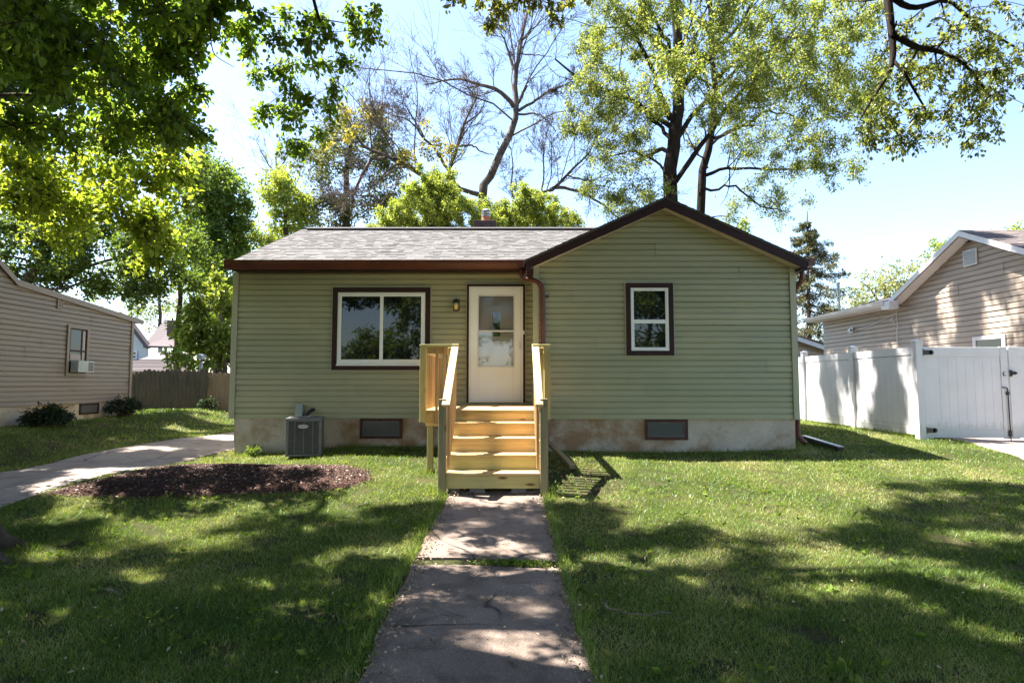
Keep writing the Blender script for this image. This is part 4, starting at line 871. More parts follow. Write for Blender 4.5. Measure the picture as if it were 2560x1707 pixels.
# ------------------------------------------------------------------ far buildings and birdhouse at the back left
def far_house():
    D = 46; t = thing('white_house', 'white two storey house with a mauve roof, far off above the picket fence', 'house', P(345, 900, D)); px = lambda a, b: (P(a, b, D)[0], P(a, b, D)[2])
    e0, pk, e1 = px(372, 868), px(318, 806), px(250, 880)
    m = MB(); f = lambda u, n, z: (u, D - n, z); xl, xr = px(240, 0)[0], e0[0]
    siding(m, lambda z: xl, lambda z: xr if z < e0[1] else xr - (z - e0[1]) * (e0[0] - pk[0]) / (pk[1] - e0[1]), .4, pk[1], .22, f, 51, joints=False)
    xe = px(420, 0)[0]; siding(m, lambda z: xr + .01, lambda z: xe, .4, e0[1], .22, lambda u, n, z: (u, D + 1.2 - n, z), 52, joints=False); m.build('wall', M['siding_white'], t)
    a, b, c, d = px(372, 868), px(318, 800), px(415, 822), px(452, 870)
    m = MB(); m.hexa([(a[0] - .2, D - .4, a[1] - .05), (d[0], D - .2, d[1] - .05), (c[0], D + 5, c[1] + .45), (b[0], D + 5, b[1] + .45)], [(a[0] - .2, D - .4, a[1] + .1), (d[0], D - .2, d[1] + .1), (c[0], D + 5, c[1] + .6), (b[0], D + 5, b[1] + .6)], .4)
    m.hexa([(a[0], D - .45, a[1] - .1), (a[0] + .25, D - .45, a[1]), (b[0] + .25, D - .45, b[1] + .15), (b[0], D - .45, b[1])], [(a[0], D + .1, a[1] - .1), (a[0] + .25, D + .1, a[1]), (b[0] + .25, D + .1, b[1] + .15), (b[0], D + .1, b[1])], .2)
    m.build('roof', M['shinglefar'], t, attr=True)
    cx_, cz_ = px(389, 832); m = MB(); m.box(cx_ - .3, cx_ + .3, D + 2, D + 2.6, cz_ - .3, cz_ + 1.2); m.build('chimney', M['brickdark'], t)
    a, b = px(326, 895), px(341, 880); m = MB(); frame(m, a[0] - .1, b[0] + .1, a[1] - .1, b[1] + .1, .1, .03, .08, f); bx(m, f, a[0], b[0], .03, .07, (a[1] + b[1]) / 2 - .04, (a[1] + b[1]) / 2 + .04); w = m.build('window', M['white'], t); m = MB(); bx(m, f, a[0], b[0], .03, .05, a[1], b[1]); m.build('pane', M['pane'], w)
    a, b = px(326, 907), px(362, 900); m = MB(); m.box(a[0] - 2, b[0], D - 1.5, D - .05, a[1], b[1]); m.build('porch_roof', M['black'], t)
far_house()
def shed():
    D = 29; px = lambda a, b: (P(a, b, D)[0], P(a, b, D)[2]); x0, x1 = px(356, 0)[0], px(520, 0)[0]; zt, ze, zl = px(0, 891)[1], px(0, 900)[1], px(0, 928)[1]
    t = thing('shed', 'garden shed with a mauve barn roof, behind the picket fence', 'shed', ((x0 + x1) / 2, D, .4)); m = MB()
    shingles(m, (x0, D, zl), (1, 0, 0), (0, .45, ze - zl), x1 - x0, math.hypot(.45, ze - zl), .13, 3, tw=(1.2, 2.4)); m.hexa([(x0 + .3, D + .5, ze), (x1 - .6, D + .5, ze), (x1 - .9, D + 1.8, zt + .25), (x0 + .6, D + 1.8, zt + .25)], [(x0 + .3, D + .5, ze + .04), (x1 - .6, D + .5, ze + .04), (x1 - .9, D + 1.8, zt + .3), (x0 + .6, D + 1.8, zt + .3)], .9); m.build('roof', M['shinglefar'], t, attr=True)
    m = MB(); m.box(x0 + .1, x1 - .1, D + .1, D + 2.8, .3, zl); m.box(px(326, 0)[0], x0 - .02, D + .6, D + 2, .3, px(0, 912)[1]); m.build('wall', M['siding_beige'], t)
shed()
X, Y, Z = P(503, 900, 20.5)
t = thing('birdhouse', 'small white birdhouse on a post above the picket fence', 'birdhouse', (X, Y, .4)); m = MB(); m.box(X - .04, X + .04, Y - .04, Y + .04, .3, Z - .02); m.build('post', M['grey_metal'], t)
m = MB(); m.box(X - .10, X + .07, Y - .10, Y + .10, Z + .03, Z + .14); m.build('box', M['grey_metal'], t); m = MB(); m.prism([(X - .17, Z + .14), (X - .015, Z + .22), (X + .14, Z + .14)], lambda p: (p[0], Y - .16, p[1]), lambda p: (p[0], Y + .16, p[1])); m.build('roof', M['grey_metal'], t)
m = MB(); m.box(X - .2, X + .2, Y - .18, Y + .18, Z - .02, Z + .0); m.build('tray', M['brown'], t)

# ------------------------------------------------------------------ trees
def unit(a): return a / (np.linalg.norm(a, axis=-1, keepdims=True) + 1e-9)
def resample(pts, k):
    pts = np.asarray(pts, float); n = len(pts)
    if n == 2: return pts[0] + (pts[1] - pts[0]) * np.linspace(0, 1, k)[:, None]
    ext = np.vstack([2 * pts[0] - pts[1], pts, 2 * pts[-1] - pts[-2]]); out = []
    for t in np.linspace(0, n - 1 - 1e-6, k):
        i = int(t); f = t - i; p0, p1, p2, p3 = ext[i:i + 4]
        out.append(.5 * (2 * p1 + (p2 - p0) * f + (2 * p0 - 5 * p1 + 4 * p2 - p3) * f * f + (3 * p1 - p0 - 3 * p2 + p3) * f ** 3))
    return np.array(out)
def tubes(B, Rd, n):                                  # B (m,k,3) polylines, Rd (m,k) radii
    m, k, _ = B.shape; d = np.empty_like(B); d[:, 1:-1] = B[:, 2:] - B[:, :-2]; d[:, 0] = B[:, 1] - B[:, 0]; d[:, -1] = B[:, -1] - B[:, -2]; d = unit(d)
    ref = np.where(np.abs(d[:, :1, 2:]) > .9, np.array([1., 0, 0]), np.array([0, 0, 1.])); x = unit(np.cross(d, np.broadcast_to(ref, d.shape))); y = np.cross(d, x)
    a = np.arange(n) * 2 * PI / n; v = B[:, :, None] + Rd[:, :, None, None] * (x[:, :, None] * np.cos(a)[:, None] + y[:, :, None] * np.sin(a)[:, None])
    base = (np.arange(m) * k * n)[:, None, None] + (np.arange(k - 1) * n)[None, :, None]; q = np.arange(n)[None, None]; q2 = (q + 1) % n
    f = np.stack([base + q, base + q2, base + n + q2, base + n + q], -1).reshape(-1, 4)
    return v.reshape(-1, 3), f
def grow(B, Rd, per, t0, ang, ratio, k, up, wander, rng, rfac=.55, lmin=.05, t1=1.0, side=None):
    m, K, _ = B.shape; seg = np.linalg.norm(np.diff(B, axis=1), axis=2); L = seg.sum(1)
    pi = np.repeat(np.arange(m), per); t = rng.uniform(t0, t1, len(pi)); ft = t * (K - 1); i = np.minimum(ft.astype(int), K - 2); f = (ft - i)[:, None]
    p = B[pi, i] * (1 - f) + B[pi, i + 1] * f; tg = unit(B[pi, i + 1] - B[pi, i]); r = Rd[pi, i] * (1 - f[:, 0]) + Rd[pi, i + 1] * f[:, 0]
    rnd = rng.normal(size=(len(pi), 3)); perp = unit(rnd - (rnd * tg).sum(1, keepdims=True) * tg)
    a = np.radians(ang) * rng.uniform(.6, 1.35, len(pi))[:, None]; d = unit(tg * np.cos(a) + perp * np.sin(a))
    ln = np.maximum(L[pi] * ratio * rng.uniform(.55, 1.25, len(pi)) * (1.15 - .6 * t), lmin)
    out = np.empty((len(pi), k, 3)); out[:, 0] = p; rr = np.empty((len(pi), k)); r0 = np.maximum(r * rfac, .0025)
    for j in range(1, k):
        d = unit(d + rng.normal(size=d.shape) * wander + np.array([0, 0, up]) / (k - 1)); out[:, j] = out[:, j - 1] + d * (ln / (k - 1))[:, None]
    rr[:] = r0[:, None] * np.linspace(1, .3, k)[None]
    return out, rr
def leaves(pos, axis_, size, rng, wid=.55, fold=.12, v=None, detail=False, droop=.3):
    n = len(pos); a = unit(axis_ + rng.normal(size=(n, 3)) * .55 + np.array([0, 0, -droop])); nn = rng.normal(size=(n, 3)) + np.array([0, 0, .9]); b = unit(np.cross(nn, a)); c = np.cross(a, b)
    s = (size * rng.uniform(.6, 1.3, n))[:, None]; w = s * wid * .5; v = rng.random(n) if v is None else v
    if detail:
        V = np.stack([pos, pos + a * s * .28 + b * w * .85 + c * s * fold * .8, pos + a * s * .6 + b * w + c * s * fold, pos + a * s - c * s * .12, pos + a * s * .6 - b * w + c * s * fold, pos + a * s * .28 - b * w * .85 + c * s * fold * .8, pos + a * s * .5], 1)
        F = (np.arange(n) * 7)[:, None, None] + np.array([[0, 1, 2, 6], [6, 2, 3, 3], [0, 6, 4, 5], [6, 3, 3, 4]])[None]
        F = (np.arange(n) * 7)[:, None, None] + np.array([[0, 1, 6], [1, 2, 6], [2, 3, 6], [3, 4, 6], [4, 5, 6], [5, 0, 6]])[None]
        return V.reshape(-1, 3), F.reshape(-1, 3), np.repeat(v, 6)
    V = np.stack([pos, pos + a * s * .45 + b * w + c * s * fold, pos + a * s, pos + a * s * .45 - b * w + c * s * fold], 1)
    F = (np.arange(n) * 4)[:, None, None] + np.array([[0, 1, 2], [0, 2, 3]])[None]
    return V.reshape(-1, 3), F.reshape(-1, 3), np.repeat(v, 2)
def along(B, per, rng, t0=.1, spread=.03):
    m, K, _ = B.shape; pi = np.repeat(np.arange(m), per); t = rng.uniform(t0, 1, len(pi)) * (K - 1); i = np.minimum(t.astype(int), K - 2); f = (t - i)[:, None]
    p = B[pi, i] * (1 - f) + B[pi, i + 1] * f; d = unit(B[pi, i + 1] - B[pi, i]); o = rng.normal(size=p.shape)
    return p + o * spread, unit(d * .7 + unit(o))
class Tree:
    def __init__(s, name, label, base, bark, seed, cat='tree', group=None):
        s.t = thing(name, label, cat, base, group); s.bark = bark; s.rng = np.random.default_rng(seed); s.wood = []; s.leaf = []; s.limbs = []; s.seen = []
    def add(s, B, Rd, n): s.wood.append((*tubes(B, Rd, n),)); return B, Rd
    def limb(s, pts, r0, r1, k=12, n=9, jit=.0, seen=False):
        p = resample(pts, k); p[1:-1] += s.rng.normal(size=(k - 2, 3)) * jit
        r = np.linspace(r0, r1, k) ; s.add(p[None], r[None], n); s.limbs.append((p, r)); s.seen.append(seen); return p
    def limbset(s, k=12):
        return np.stack([resample(p, k) for p, r in s.limbs]), np.stack([np.interp(np.linspace(0, 1, k), np.linspace(0, 1, len(r)), r) for p, r in s.limbs])
    def links(s, centers, k=7, rf=.45, rmax=.05, sag=.15, n=5, unseen=False):       # a branch from the nearest limb out to each leaf cluster
        use = [q for q, f in zip(s.limbs, s.seen) if not (unseen and f)]; P0 = np.concatenate([p for p, r in use]); Q0 = np.concatenate([r for p, r in use]); out = []; rr = []
        centers = np.asarray(centers); m = len(centers); near = np.array([np.min(np.linalg.norm(c - P0, axis=1)) for c in centers]); n0 = len(P0)
        P_ = np.concatenate([P0, np.zeros((m * (k - 2), 3))]); Q = np.concatenate([Q0, np.zeros(m * (k - 2))]); D0 = np.zeros(len(P_))
        for j, ci in enumerate(np.argsort(near)):
            c = centers[ci]; e = n0 + j * (k - 2); dv = c - P_[:e]; d = np.linalg.norm(dv, axis=1) + np.maximum(0, -dv[:, 2]) * .4 + D0[:e] * .25; i = int(np.argmin(d)); a = P_[i]; L = np.linalg.norm(c - a)
            mid = (a + c) / 2 + np.array([0, 0, sag * L]) + s.rng.normal(size=3) * L * .10; tt = np.linspace(0, 1, k)[:, None]
            B = a * (1 - tt) ** 2 + mid * 2 * tt * (1 - tt) + c * tt ** 2; out.append(B); r0 = min(Q[i] * (rf if i < n0 else .8), rmax); q = np.linspace(r0, r0 * .45 + .002, k); rr.append(q)
            P_[e:e + k - 2] = B[2:]; Q[e:e + k - 2] = q[2:]; D0[e:e + k - 2] = D0[i] + L
        B, Rd = np.array(out), np.array(rr); s.add(B, Rd, n); return B, Rd
    def twigs(s, centers, rad, per, k=4, r0=.006, n=3, src=.35, down=0.0):   # sprays that fill each cluster
        m = len(centers); pi = np.repeat(np.arange(m), per); rng = s.rng; a = centers[pi] + rng.normal(size=(len(pi), 3)) * rad[pi] * src * .5
        d = unit(rng.normal(size=(len(pi), 3))) * rng.uniform(.45, 1.0, (len(pi), 1)) ** .6; e = centers[pi] + d * rad[pi] - np.array([0, 0, down]); tt = np.linspace(0, 1, k)[None, :, None]
        mid = (a + e) / 2 + rng.normal(size=a.shape) * .12 * rad[pi]; B = a[:, None] * (1 - tt) ** 2 + mid[:, None] * 2 * tt * (1 - tt) + e[:, None] * tt ** 2
        Rd = np.broadcast_to(np.linspace(r0, r0 * .4, k), (len(B), k)).copy(); s.add(B, Rd, n); return B, Rd
    def foliage(s, B, per, size, spread, mat, wid=.55, detail=False, keep=None, vfun=None, t0=.1, droop=.3, name='crown'):
        p, d = along(B, per, s.rng, t0, spread)
        if keep is not None: k = keep(p); p, d = p[k], d[k]
        v = None if vfun is None else np.clip(vfun(p) + s.rng.normal(size=len(p)) * .22, 0, 1)
        s.leaf.append((name, mat, *leaves(p, d, size, s.rng, wid, v=v, detail=detail, droop=droop)))
    def build(s):
        V = []; F = []; o = 0
        for v, f in s.wood: V.append(v); F.append(f + o); o += len(v)
        mesh_obj('trunk', np.concatenate(V), np.concatenate(F), M[s.bark], s.t, smooth=True)
        for nm, mt in dict.fromkeys((q[0], q[1]) for q in s.leaf):
            V = []; F = []; A = []; o = 0
            for q in s.leaf:
                if (q[0], q[1]) == (nm, mt): V.append(q[2]); F.append(q[3] + o); A.append(q[4]); o += len(q[2])
            mesh_obj(nm, np.concatenate(V), np.concatenate(F), M[mt], s.t, v=np.concatenate(A))
        return s.t
def pxl(lst, D, rng, jd=0):  # depth drift                            # limb traced at distance D, bending in depth as well
    out = []; d = 0
    for i, (a, b) in enumerate(lst):
        d += rng.normal() * jd if i else 0; out.append(P(a, b, D + d))
    return out
def blob(px, py, D, rx, ry, rd, n, rc, rng, hollow=.5):
    """n cluster centres spread through an ellipsoid seen round (px,py); rx, ry in photo pixels, rd depth in metres"""
    c = np.array(P(px, py, D)); s = D / FPX; d = unit(rng.normal(size=(n, 3))) * (rng.uniform(hollow ** 3, 1, (n, 1)) ** (1 / 3)); return c + d * np.array([rx * s, rd, ry * s]), np.full((n, 3), rc) * rng.uniform(.65, 1.3, (n, 1))
def cat2(*ps): return np.concatenate([p[0] for p in ps]), np.concatenate([p[1] for p in ps])

# ---- the two yard trees whose limbs hang over the lawn and shade it
# patches of sunlight between their shadows, as ellipses on the ground: x, y, half width, half depth
LIT = []
def lit(px, py, rx, ry):
    a = GP(px, py); b = GP(px + rx, py); c = GP(px, py + ry); d = GP(px, max(py - ry, 1060)); LIT.append((a[0], a[1], abs(b[0] - a[0]), max(abs(c[1] - d[1]) / 2, .08)))
for q in ((170, 1285, 170, 26), (440, 1276, 40, 16), (340, 1330, 130, 14), (490, 1358, 75, 20), (610, 1338, 40, 18), (260, 1385, 30, 22), (95, 1395, 70, 26), (290, 1450, 40, 36), (20, 1490, 50, 60), (160, 1520, 50, 22), (330, 1505, 30, 18), (50, 1620, 40, 30), (660, 1620, 50, 40), (900, 1290, 45, 12),
          (1250, 1252, 150, 14), (1120, 1375, 110, 22), (1290, 1360, 25, 9), (1065, 1345, 30, 10), (1060, 1490, 55, 22), (1025, 1515, 40, 22), (1210, 1462, 50, 14), (1130, 1590, 60, 16), (1240, 1630, 50, 36), (1380, 1590, 45, 20), (1000, 1560, 50, 14), (1320, 1700, 60, 20), (1380, 1450, 40, 10), (1320, 1520, 40, 14),
          (1850, 1200, 420, 75), (1900, 1300, 230, 48), (2350, 1160, 220, 22), (2180, 1420, 170, 26), (2060, 1475, 90, 34), (2440, 1340, 130, 22), (2500, 1470, 80, 45), (2480, 1600, 70, 24), (2210, 1555, 45, 14), (1460, 1230, 60, 40), (1620, 1300, 90, 22), (1500, 1660, 60, 30), (1780, 1395, 60, 22), (2000, 1400, 60, 18), (1640, 1390, 40, 16), (2300, 1510, 40, 25), (1440, 1415, 30, 14), (1100, 1680, 50, 20), (1000, 1440, 40, 10), (1180, 1330, 50, 6)): lit(*q)
LITA = np.array(LIT)
SUNLIT = [(P(340, 250, 5.3), .75), (P(455, 250, 5.6), .7), (P(430, 40, 5.4), .5), (P(2400, 110, 6.6), .9), (P(2260, 260, 6.4), .75), (P(2500, 180, 6.9), .8), (P(300, 60, 5), .3), (P(110, 120, 4.9), .25), (P(390, 190, 5.2), .3), (P(200, 240, 5.0), .5), (P(150, 60, 4.9), .55), (P(280, 120, 5), .6), (P(60, 280, 5), .5), (P(720, 180, 5.9), .5), (P(830, 120, 5.9), .45), (P(640, 80, 5.9), .4), (P(230, 430, 8.4), 1.5), (P(110, 520, 8.8), 1.3), (P(400, 500, 8.6), 1.2)]
def overhead(n, rng):  # unseen leaf clusters, placed sunward of the ground they are to shade
    gx_ = rng.uniform(-10.5, 10, n); gy_ = rng.uniform(-1.5, 13.5, n); h = rng.uniform(5.2, 14, n)
    k = np.ones(n, bool)
    for x, y, a, b in LITA: k &= ((gx_ - x) / (a * .85 + .10)) ** 2 + ((gy_ - y) / (b * .85 + .12)) ** 2 > 1
    k &= ~((gy_ > 6.8) & (gx_ > -2.2) & (gx_ < 3.6)) & ~((gy_ > 7.1) & (gx_ > -5.4) & (gx_ < -2)) & ~((gy_ > 7.8) & (gx_ > 3))
    k &= rng.random(n) < np.where(gx_ > 1.2, np.where(gy_ > 5, .55, .8), np.where(gy_ > 7.4, .55, 1))
    p = np.stack([gx_ + SUN.x / SUN.z * h, gy_ + SUN.y / SUN.z * h, h], -1)
    for c, rad in SUNLIT:                              # leave the sunlit lower foliage open to the sun
        w = p - np.array(c); t = w @ np.array(SUN); k &= (t < 0) | (np.linalg.norm(w - t[:, None] * np.array(SUN), axis=1) > rad)
    vis = (p[:, 2] < CAMZ + .74 * p[:, 1] + .6) & (np.abs(p[:, 0]) < .9 * p[:, 1] + .6) & (p[:, 1] > -.3)
    vis |= (np.linalg.norm(p - np.array([0, 0, CAMZ]), axis=1) < 2.2)
    return p[k & ~vis]
oh = overhead(8200, np.random.default_rng(3))
def overhead_right(n, rng):                            # unseen leaves, added high up to dapple the white fence and the beige wall
    w = rng.random(n) < .42; x = np.where(w, 7.78, 10.7); y = np.where(w, rng.uniform(11, 17, n), rng.uniform(10.5, 20, n)); z = np.where(w, rng.uniform(.4, 2.4, n), rng.uniform(1.6, 5, n)); h = rng.uniform(8.5, 13.5, n)
    p = np.stack([x + SUN.x / SUN.z * h, y + SUN.y / SUN.z * h, z + h], -1); vis = p[:, 2] < CAMZ + .72 * p[:, 1] + .5
    return p[~vis & (np.sin(3.1 * y + .9 * z) + np.sin(5.3 * y - 1.1 * z + 1) + rng.normal(size=n) * .25 > .25)]
ohr = overhead_right(1150, np.random.default_rng(5))
def rear_shade(n, rng, x0, x1): return np.stack([rng.uniform(x0, x1, n), rng.uniform(-9, -.5, n), rng.uniform(6, 12, n)], -1)  # unseen leaf clusters behind the camera, added to keep sky light off the lawn
def overhead_left(n, rng):  # unseen leaf clusters, added to shade the left drive and yard
    x = rng.uniform(-10.2, -5.4, n); y = rng.uniform(6.2, 17, n); h = rng.uniform(6, 14, n)
    p = np.stack([x + SUN.x / SUN.z * h, y + SUN.y / SUN.z * h, .3 + h], -1); vis = (p[:, 2] < CAMZ + .72 * p[:, 1] + .5) & (np.abs(p[:, 0]) < .865 * p[:, 1] + .35)
    zc = p[:, 1] * math.cos(PITCH) + (p[:, 2] - CAMZ) * math.sin(PITCH); u_ = 1280 + FPX * p[:, 0] / zc; v_ = 853.5 - FPX * ((p[:, 2] - CAMZ) * math.cos(PITCH) - p[:, 1] * math.sin(PITCH)) / zc; vis &= ~((u_ < 400) & (v_ < 250))   # behind the near foliage is fine too
    k = ~vis & (np.sin(1.9 * x + 2.7 * y) + np.sin(3.1 * y - 1.2 * x) + rng.normal(size=n) * .3 > -.25)
    for c, rad in SUNLIT: w = p - np.array(c); t = w @ np.array(SUN); k &= (t < 0) | (np.linalg.norm(w - t[:, None] * np.array(SUN), axis=1) > rad)
    return p[k]
ohl = overhead_left(1500, np.random.default_rng(8))
def near_ok(p): return (np.linalg.norm(p - np.array([0, 0, CAMZ]), axis=1) > 2.3)

def tree_front():
    T = Tree('yard_tree', 'shade tree at the left frame edge with dark leaves hanging across the top left', (-5.14, 5.15, 0), 'bark', 11); g = T.rng
    T.limb([(-5.02, 5.15, -.1), (-5.08, 5.15, .35), (-5.2, 5.15, 1.2), (-5.2, 5.15, 2.6), (-5.1, 5.1, 4.0)], .50, .30, 14, 22)
    p, r = T.limbs[0]
    for a in np.linspace(0, 2 * PI, 8)[:-1]: T.limb([(-5.0 + .2 * math.cos(a), 5.15 + .2 * math.sin(a), .55), (-5.0 + .42 * math.cos(a), 5.15 + .42 * math.sin(a), .16), (-5.0 + .75 * math.cos(a), 5.15 + .72 * math.sin(a), -.05)], .17, .06, 6, 9)
    T.limbs = T.limbs[:1]; T.seen = T.seen[:1]
    b0 = (-5.16, 5.1, 4.4)
    for pts, r0 in (([b0, (-4.3, 5.5, 6.0), (-3.0, 6.0, 6.7), (-1.9, 6.2, 7.1), (-.6, 6.3, 7.5)], .17),
                    ([b0, (-4.0, 4.6, 5.7), (-2.4, 4.0, 6.2), (-.4, 3.7, 7.2), (1.4, 3.2, 7.6)], .17),
                    ([b0, (-5.3, 6.2, 5.9), (-5.5, 7.4, 6.5), (-5.7, 8.6, 6.8)], .14),
                    ([b0, (-6.0, 5.3, 5.0), (-7.4, 5.6, 6.4), (-8.6, 6.0, 7.4)], .14),
                    ([b0, (-5.2, 3.8, 5.0), (-5.6, 2.4, 6.4), (-5.4, .8, 7.6)], .14),
                    ([b0, (-4.8, 5.0, 6), (-4.4, 4.8, 8.2), (-3.6, 4.6, 10.4)], .20),
                    ([(-4.8, 5.0, 6), (-3.4, 5.2, 7.8), (-1.8, 5.6, 9.4), (-.2, 6.0, 10.6)], .13),
                    ([(-4.8, 5.0, 6), (-3.6, 3.6, 7.6), (-2.2, 2.2, 8.8), (-.6, 1.0, 9.4)], .12)): T.limb(pts, r0, .035, 12, 9, .03)
    # branches that hang into the frame
    near = cat2(blob(190, 80, 4.9, 270, 160, .8, 24, .32, g), blob(90, 250, 5.0, 150, 130, .7, 14, .32, g), blob(420, 40, 5.4, 130, 60, .5, 5, .28, g), blob(560, 20, 5.6, 90, 45, .4, 7, .2, g), blob(60, 60, 4.2, 120, 110, .4, 8, .3, g))
    side = cat2(blob(330, 250, 5.3, 130, 140, .6, 15, .28, g), blob(455, 240, 5.6, 50, 170, .4, 14, .18, g), blob(440, 50, 5.4, 110, 60, .5, 7, .24, g))
    hang = [(650, 40), (720, 30), (790, 40), (860, 25), (925, 20), (610, 70), (690, 90), (760, 100), (830, 95), (890, 75), (640, 120), (720, 150), (800, 160), (870, 150), (640, 190), (740, 215), (830, 210), (690, 180), (775, 250), (830, 265), (700, 265), (740, 300), (800, 320), (760, 345), (720, 350), (660, 275), (780, 60), (920, 70)]
    hc = np.array([P(a + g.normal() * 8, b + g.normal() * 8, 5.9 + g.normal() * .25) for a, b in hang]); hr = np.full((len(hc), 3), .17)
    mid = cat2(blob(230, 430, 8.2, 240, 140, 1.2, 40, .42, g), blob(110, 520, 8.8, 130, 90, .8, 14, .4, g), blob(400, 480, 8.6, 80, 130, .6, 14, .34, g), blob(380, 620, 9.2, 70, 40, .5, 6, .3, g))
    L = np.concatenate([oh[oh[:, 0] < .4], ohl]); far = (L, np.full((len(L), 3), .36))
    T.links(near[0]); T.links(side[0], rmax=.02); B, _ = T.twigs(side[0], side[1], 12, r0=.005); T.foliage(B, 9, .064, .02, 'leaf_near', .6, True, near_ok, None, droop=.7)
    T.links(mid[0], rmax=.035); T.links(far[0], n=4, rmax=.04, unseen=True)
    T.limb([P(770, -60, 5.9), P(792, 30, 5.9), P(812, 85, 5.9), P(720, 160, 5.9)][:3] + [P(818, 95, 5.9)], .022, .008, 8, 6, seen=True); T.links(hc, rmax=.012, sag=.05)
    T.limb([P(520, -40, 5.3), P(525, 60, 5.3), P(530, 120, 5.3), P(545, 145, 5.3), P(585, 168, 5.3)], .008, .003, 10, 5, seen=True)
    vis = lambda p: 0.32 + 0 * p[:, 2]
    B, _ = T.twigs(near[0], near[1], 13); T.foliage(B, 11, .072, .02, 'leaf_near', .58, True, near_ok, vis, droop=.6)
    B, _ = T.twigs(hc, hr, 16, r0=.004, down=.08); T.foliage(B, 7, .058, .015, 'leaf_near', .6, True, near_ok, vis, droop=.7)
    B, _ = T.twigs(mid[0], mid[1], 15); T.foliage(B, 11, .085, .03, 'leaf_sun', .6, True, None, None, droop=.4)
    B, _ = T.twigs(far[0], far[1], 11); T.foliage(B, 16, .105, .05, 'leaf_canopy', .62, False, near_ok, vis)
    rc_ = rear_shade(300, g, -9, 0); T.links(rc_, n=3, unseen=True); B, _ = T.twigs(rc_, np.full((300, 3), .8), 9); T.foliage(B, 10, .19, .1, 'leaf_canopy', .62)
    T.build()
tree_front()
def tree_right():
    T = Tree('yard_tree', 'yard tree whose thin limbs hang into the top right corner of the sky', (6.2, -1.6, 0), 'barkdark', 12); g = T.rng
    T.limb([(6.2, -1.6, -.1), (6.15, -1.5, 1.5), (6.0, -1.3, 4.2)], .36, .24, 10, 16); b0 = (6.0, -1.3, 4.0)
    T.limb([b0, (5.6, .8, 6.6), (4.9, 3.2, 7.6), P(2212, -160, 6.6)], .15, .06, 14, 8); T.limb([P(2212, -160, 6.6), P(2218, -20, 6.5), P(2228, 70, 6.45), P(2232, 150, 6.4), P(2214, 195, 6.4), P(2182, 245, 6.4), P(2150, 300, 6.4)], .055, .008, 18, 8, seen=True)
    T.limb([P(2231, 85, 6.4), P(2290, 118, 6.4), P(2350, 130, 6.5), P(2415, 165, 6.6), P(2475, 240, 6.7)], .04, .012, 12, 7, seen=True)
    T.limb([P(2222, -15, 6.5), P(2260, 14, 6.5), P(2300, 19, 6.5), P(2370, 2, 6.6), P(2440, 60, 6.8), P(2540, 120, 7)], .04, .012, 12, 7, seen=True)
    T.limb([P(2231, 150, 6.4), P(2262, 185, 6.3), P(2285, 225, 6.3), P(2330, 300, 6.3)], .022, .008, 9, 6, seen=True)
    for pts, r0 in (([b0, (4.2, -.2, 6.6), (2.2, 1.2, 7.8), (.6, 2.6, 8.6)], .15), ([b0, (7.0, .6, 6.2), (7.8, 3.0, 7.8), (8.0, 5.4, 9)], .15), ([b0, (5.6, -.4, 7), (5.0, 1.4, 9.2), (4.0, 4.0, 11)], .16), ([b0, (4.6, -2.6, 6.8), (2.4, -2.6, 8.2)], .13), ([(5.6, -.4, 7), (6.6, 2.4, 9), (7.2, 5.4, 10.6)], .1)): T.limb(pts, r0, .035, 12, 9, .03)
    v = cat2(blob(2390, 110, 6.6, 180, 120, .6, 80, .12, g, 0), blob(2240, 260, 6.4, 90, 105, .5, 54, .10, g, 0), blob(2420, 265, 6.7, 100, 90, .5, 46, .10, g, 0), blob(2530, 190, 6.9, 60, 110, .5, 30, .12, g, 0), blob(2190, 330, 6.4, 25, 30, .2, 6, .12, g, 0), blob(2430, 350, 6.7, 25, 22, .2, 5, .12, g, 0), blob(2270, 350, 6.5, 40, 25, .2, 6, .12, g, 0), blob(2330, 60, 6.5, 120, 50, .4, 12, .2, g, 0), blob(2140, 20, 6.8, 50, 30, .3, 4, .15, g, 0))
    top = np.array([P(a, b, 5.7) for a, b in ((1160, -12), (1200, 8), (1235, 0), (1270, 12), (1250, 40), (1300, 0), (1340, 5), (1380, 15), (1420, 0), (1390, 52), (1225, 55), (1120, -5), (1460, -10), (1345, -25), (1280, -30))]); tr_ = np.full((len(top), 3), .11)
    L = oh[oh[:, 0] >= .4]
    T.links(v[0], rmax=.014, sag=-.05); T.links(top, rmax=.02, unseen=True); T.links(L, n=4, rmax=.04, unseen=True)
    B, _ = T.twigs(v[0], v[1], 5, r0=.004, down=.08); T.foliage(B, 5, .047, .015, 'leaf_right', .6, True, near_ok, None, droop=.6)
    B, _ = T.twigs(top, tr_, 9, r0=.004, down=.03); T.foliage(B, 6, .055, .012, 'leaf_right', .6, True, near_ok, lambda p: .8 + 0 * p[:, 2], droop=.6)
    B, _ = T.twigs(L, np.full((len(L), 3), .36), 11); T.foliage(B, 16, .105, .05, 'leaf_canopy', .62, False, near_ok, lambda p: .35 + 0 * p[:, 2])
    rc_ = rear_shade(300, g, 0, 9.5); T.links(rc_, n=3, unseen=True); B, _ = T.twigs(rc_, np.full((300, 3), .8), 9); T.foliage(B, 10, .19, .1, 'leaf_canopy', .62)
    T.build()
tree_right()

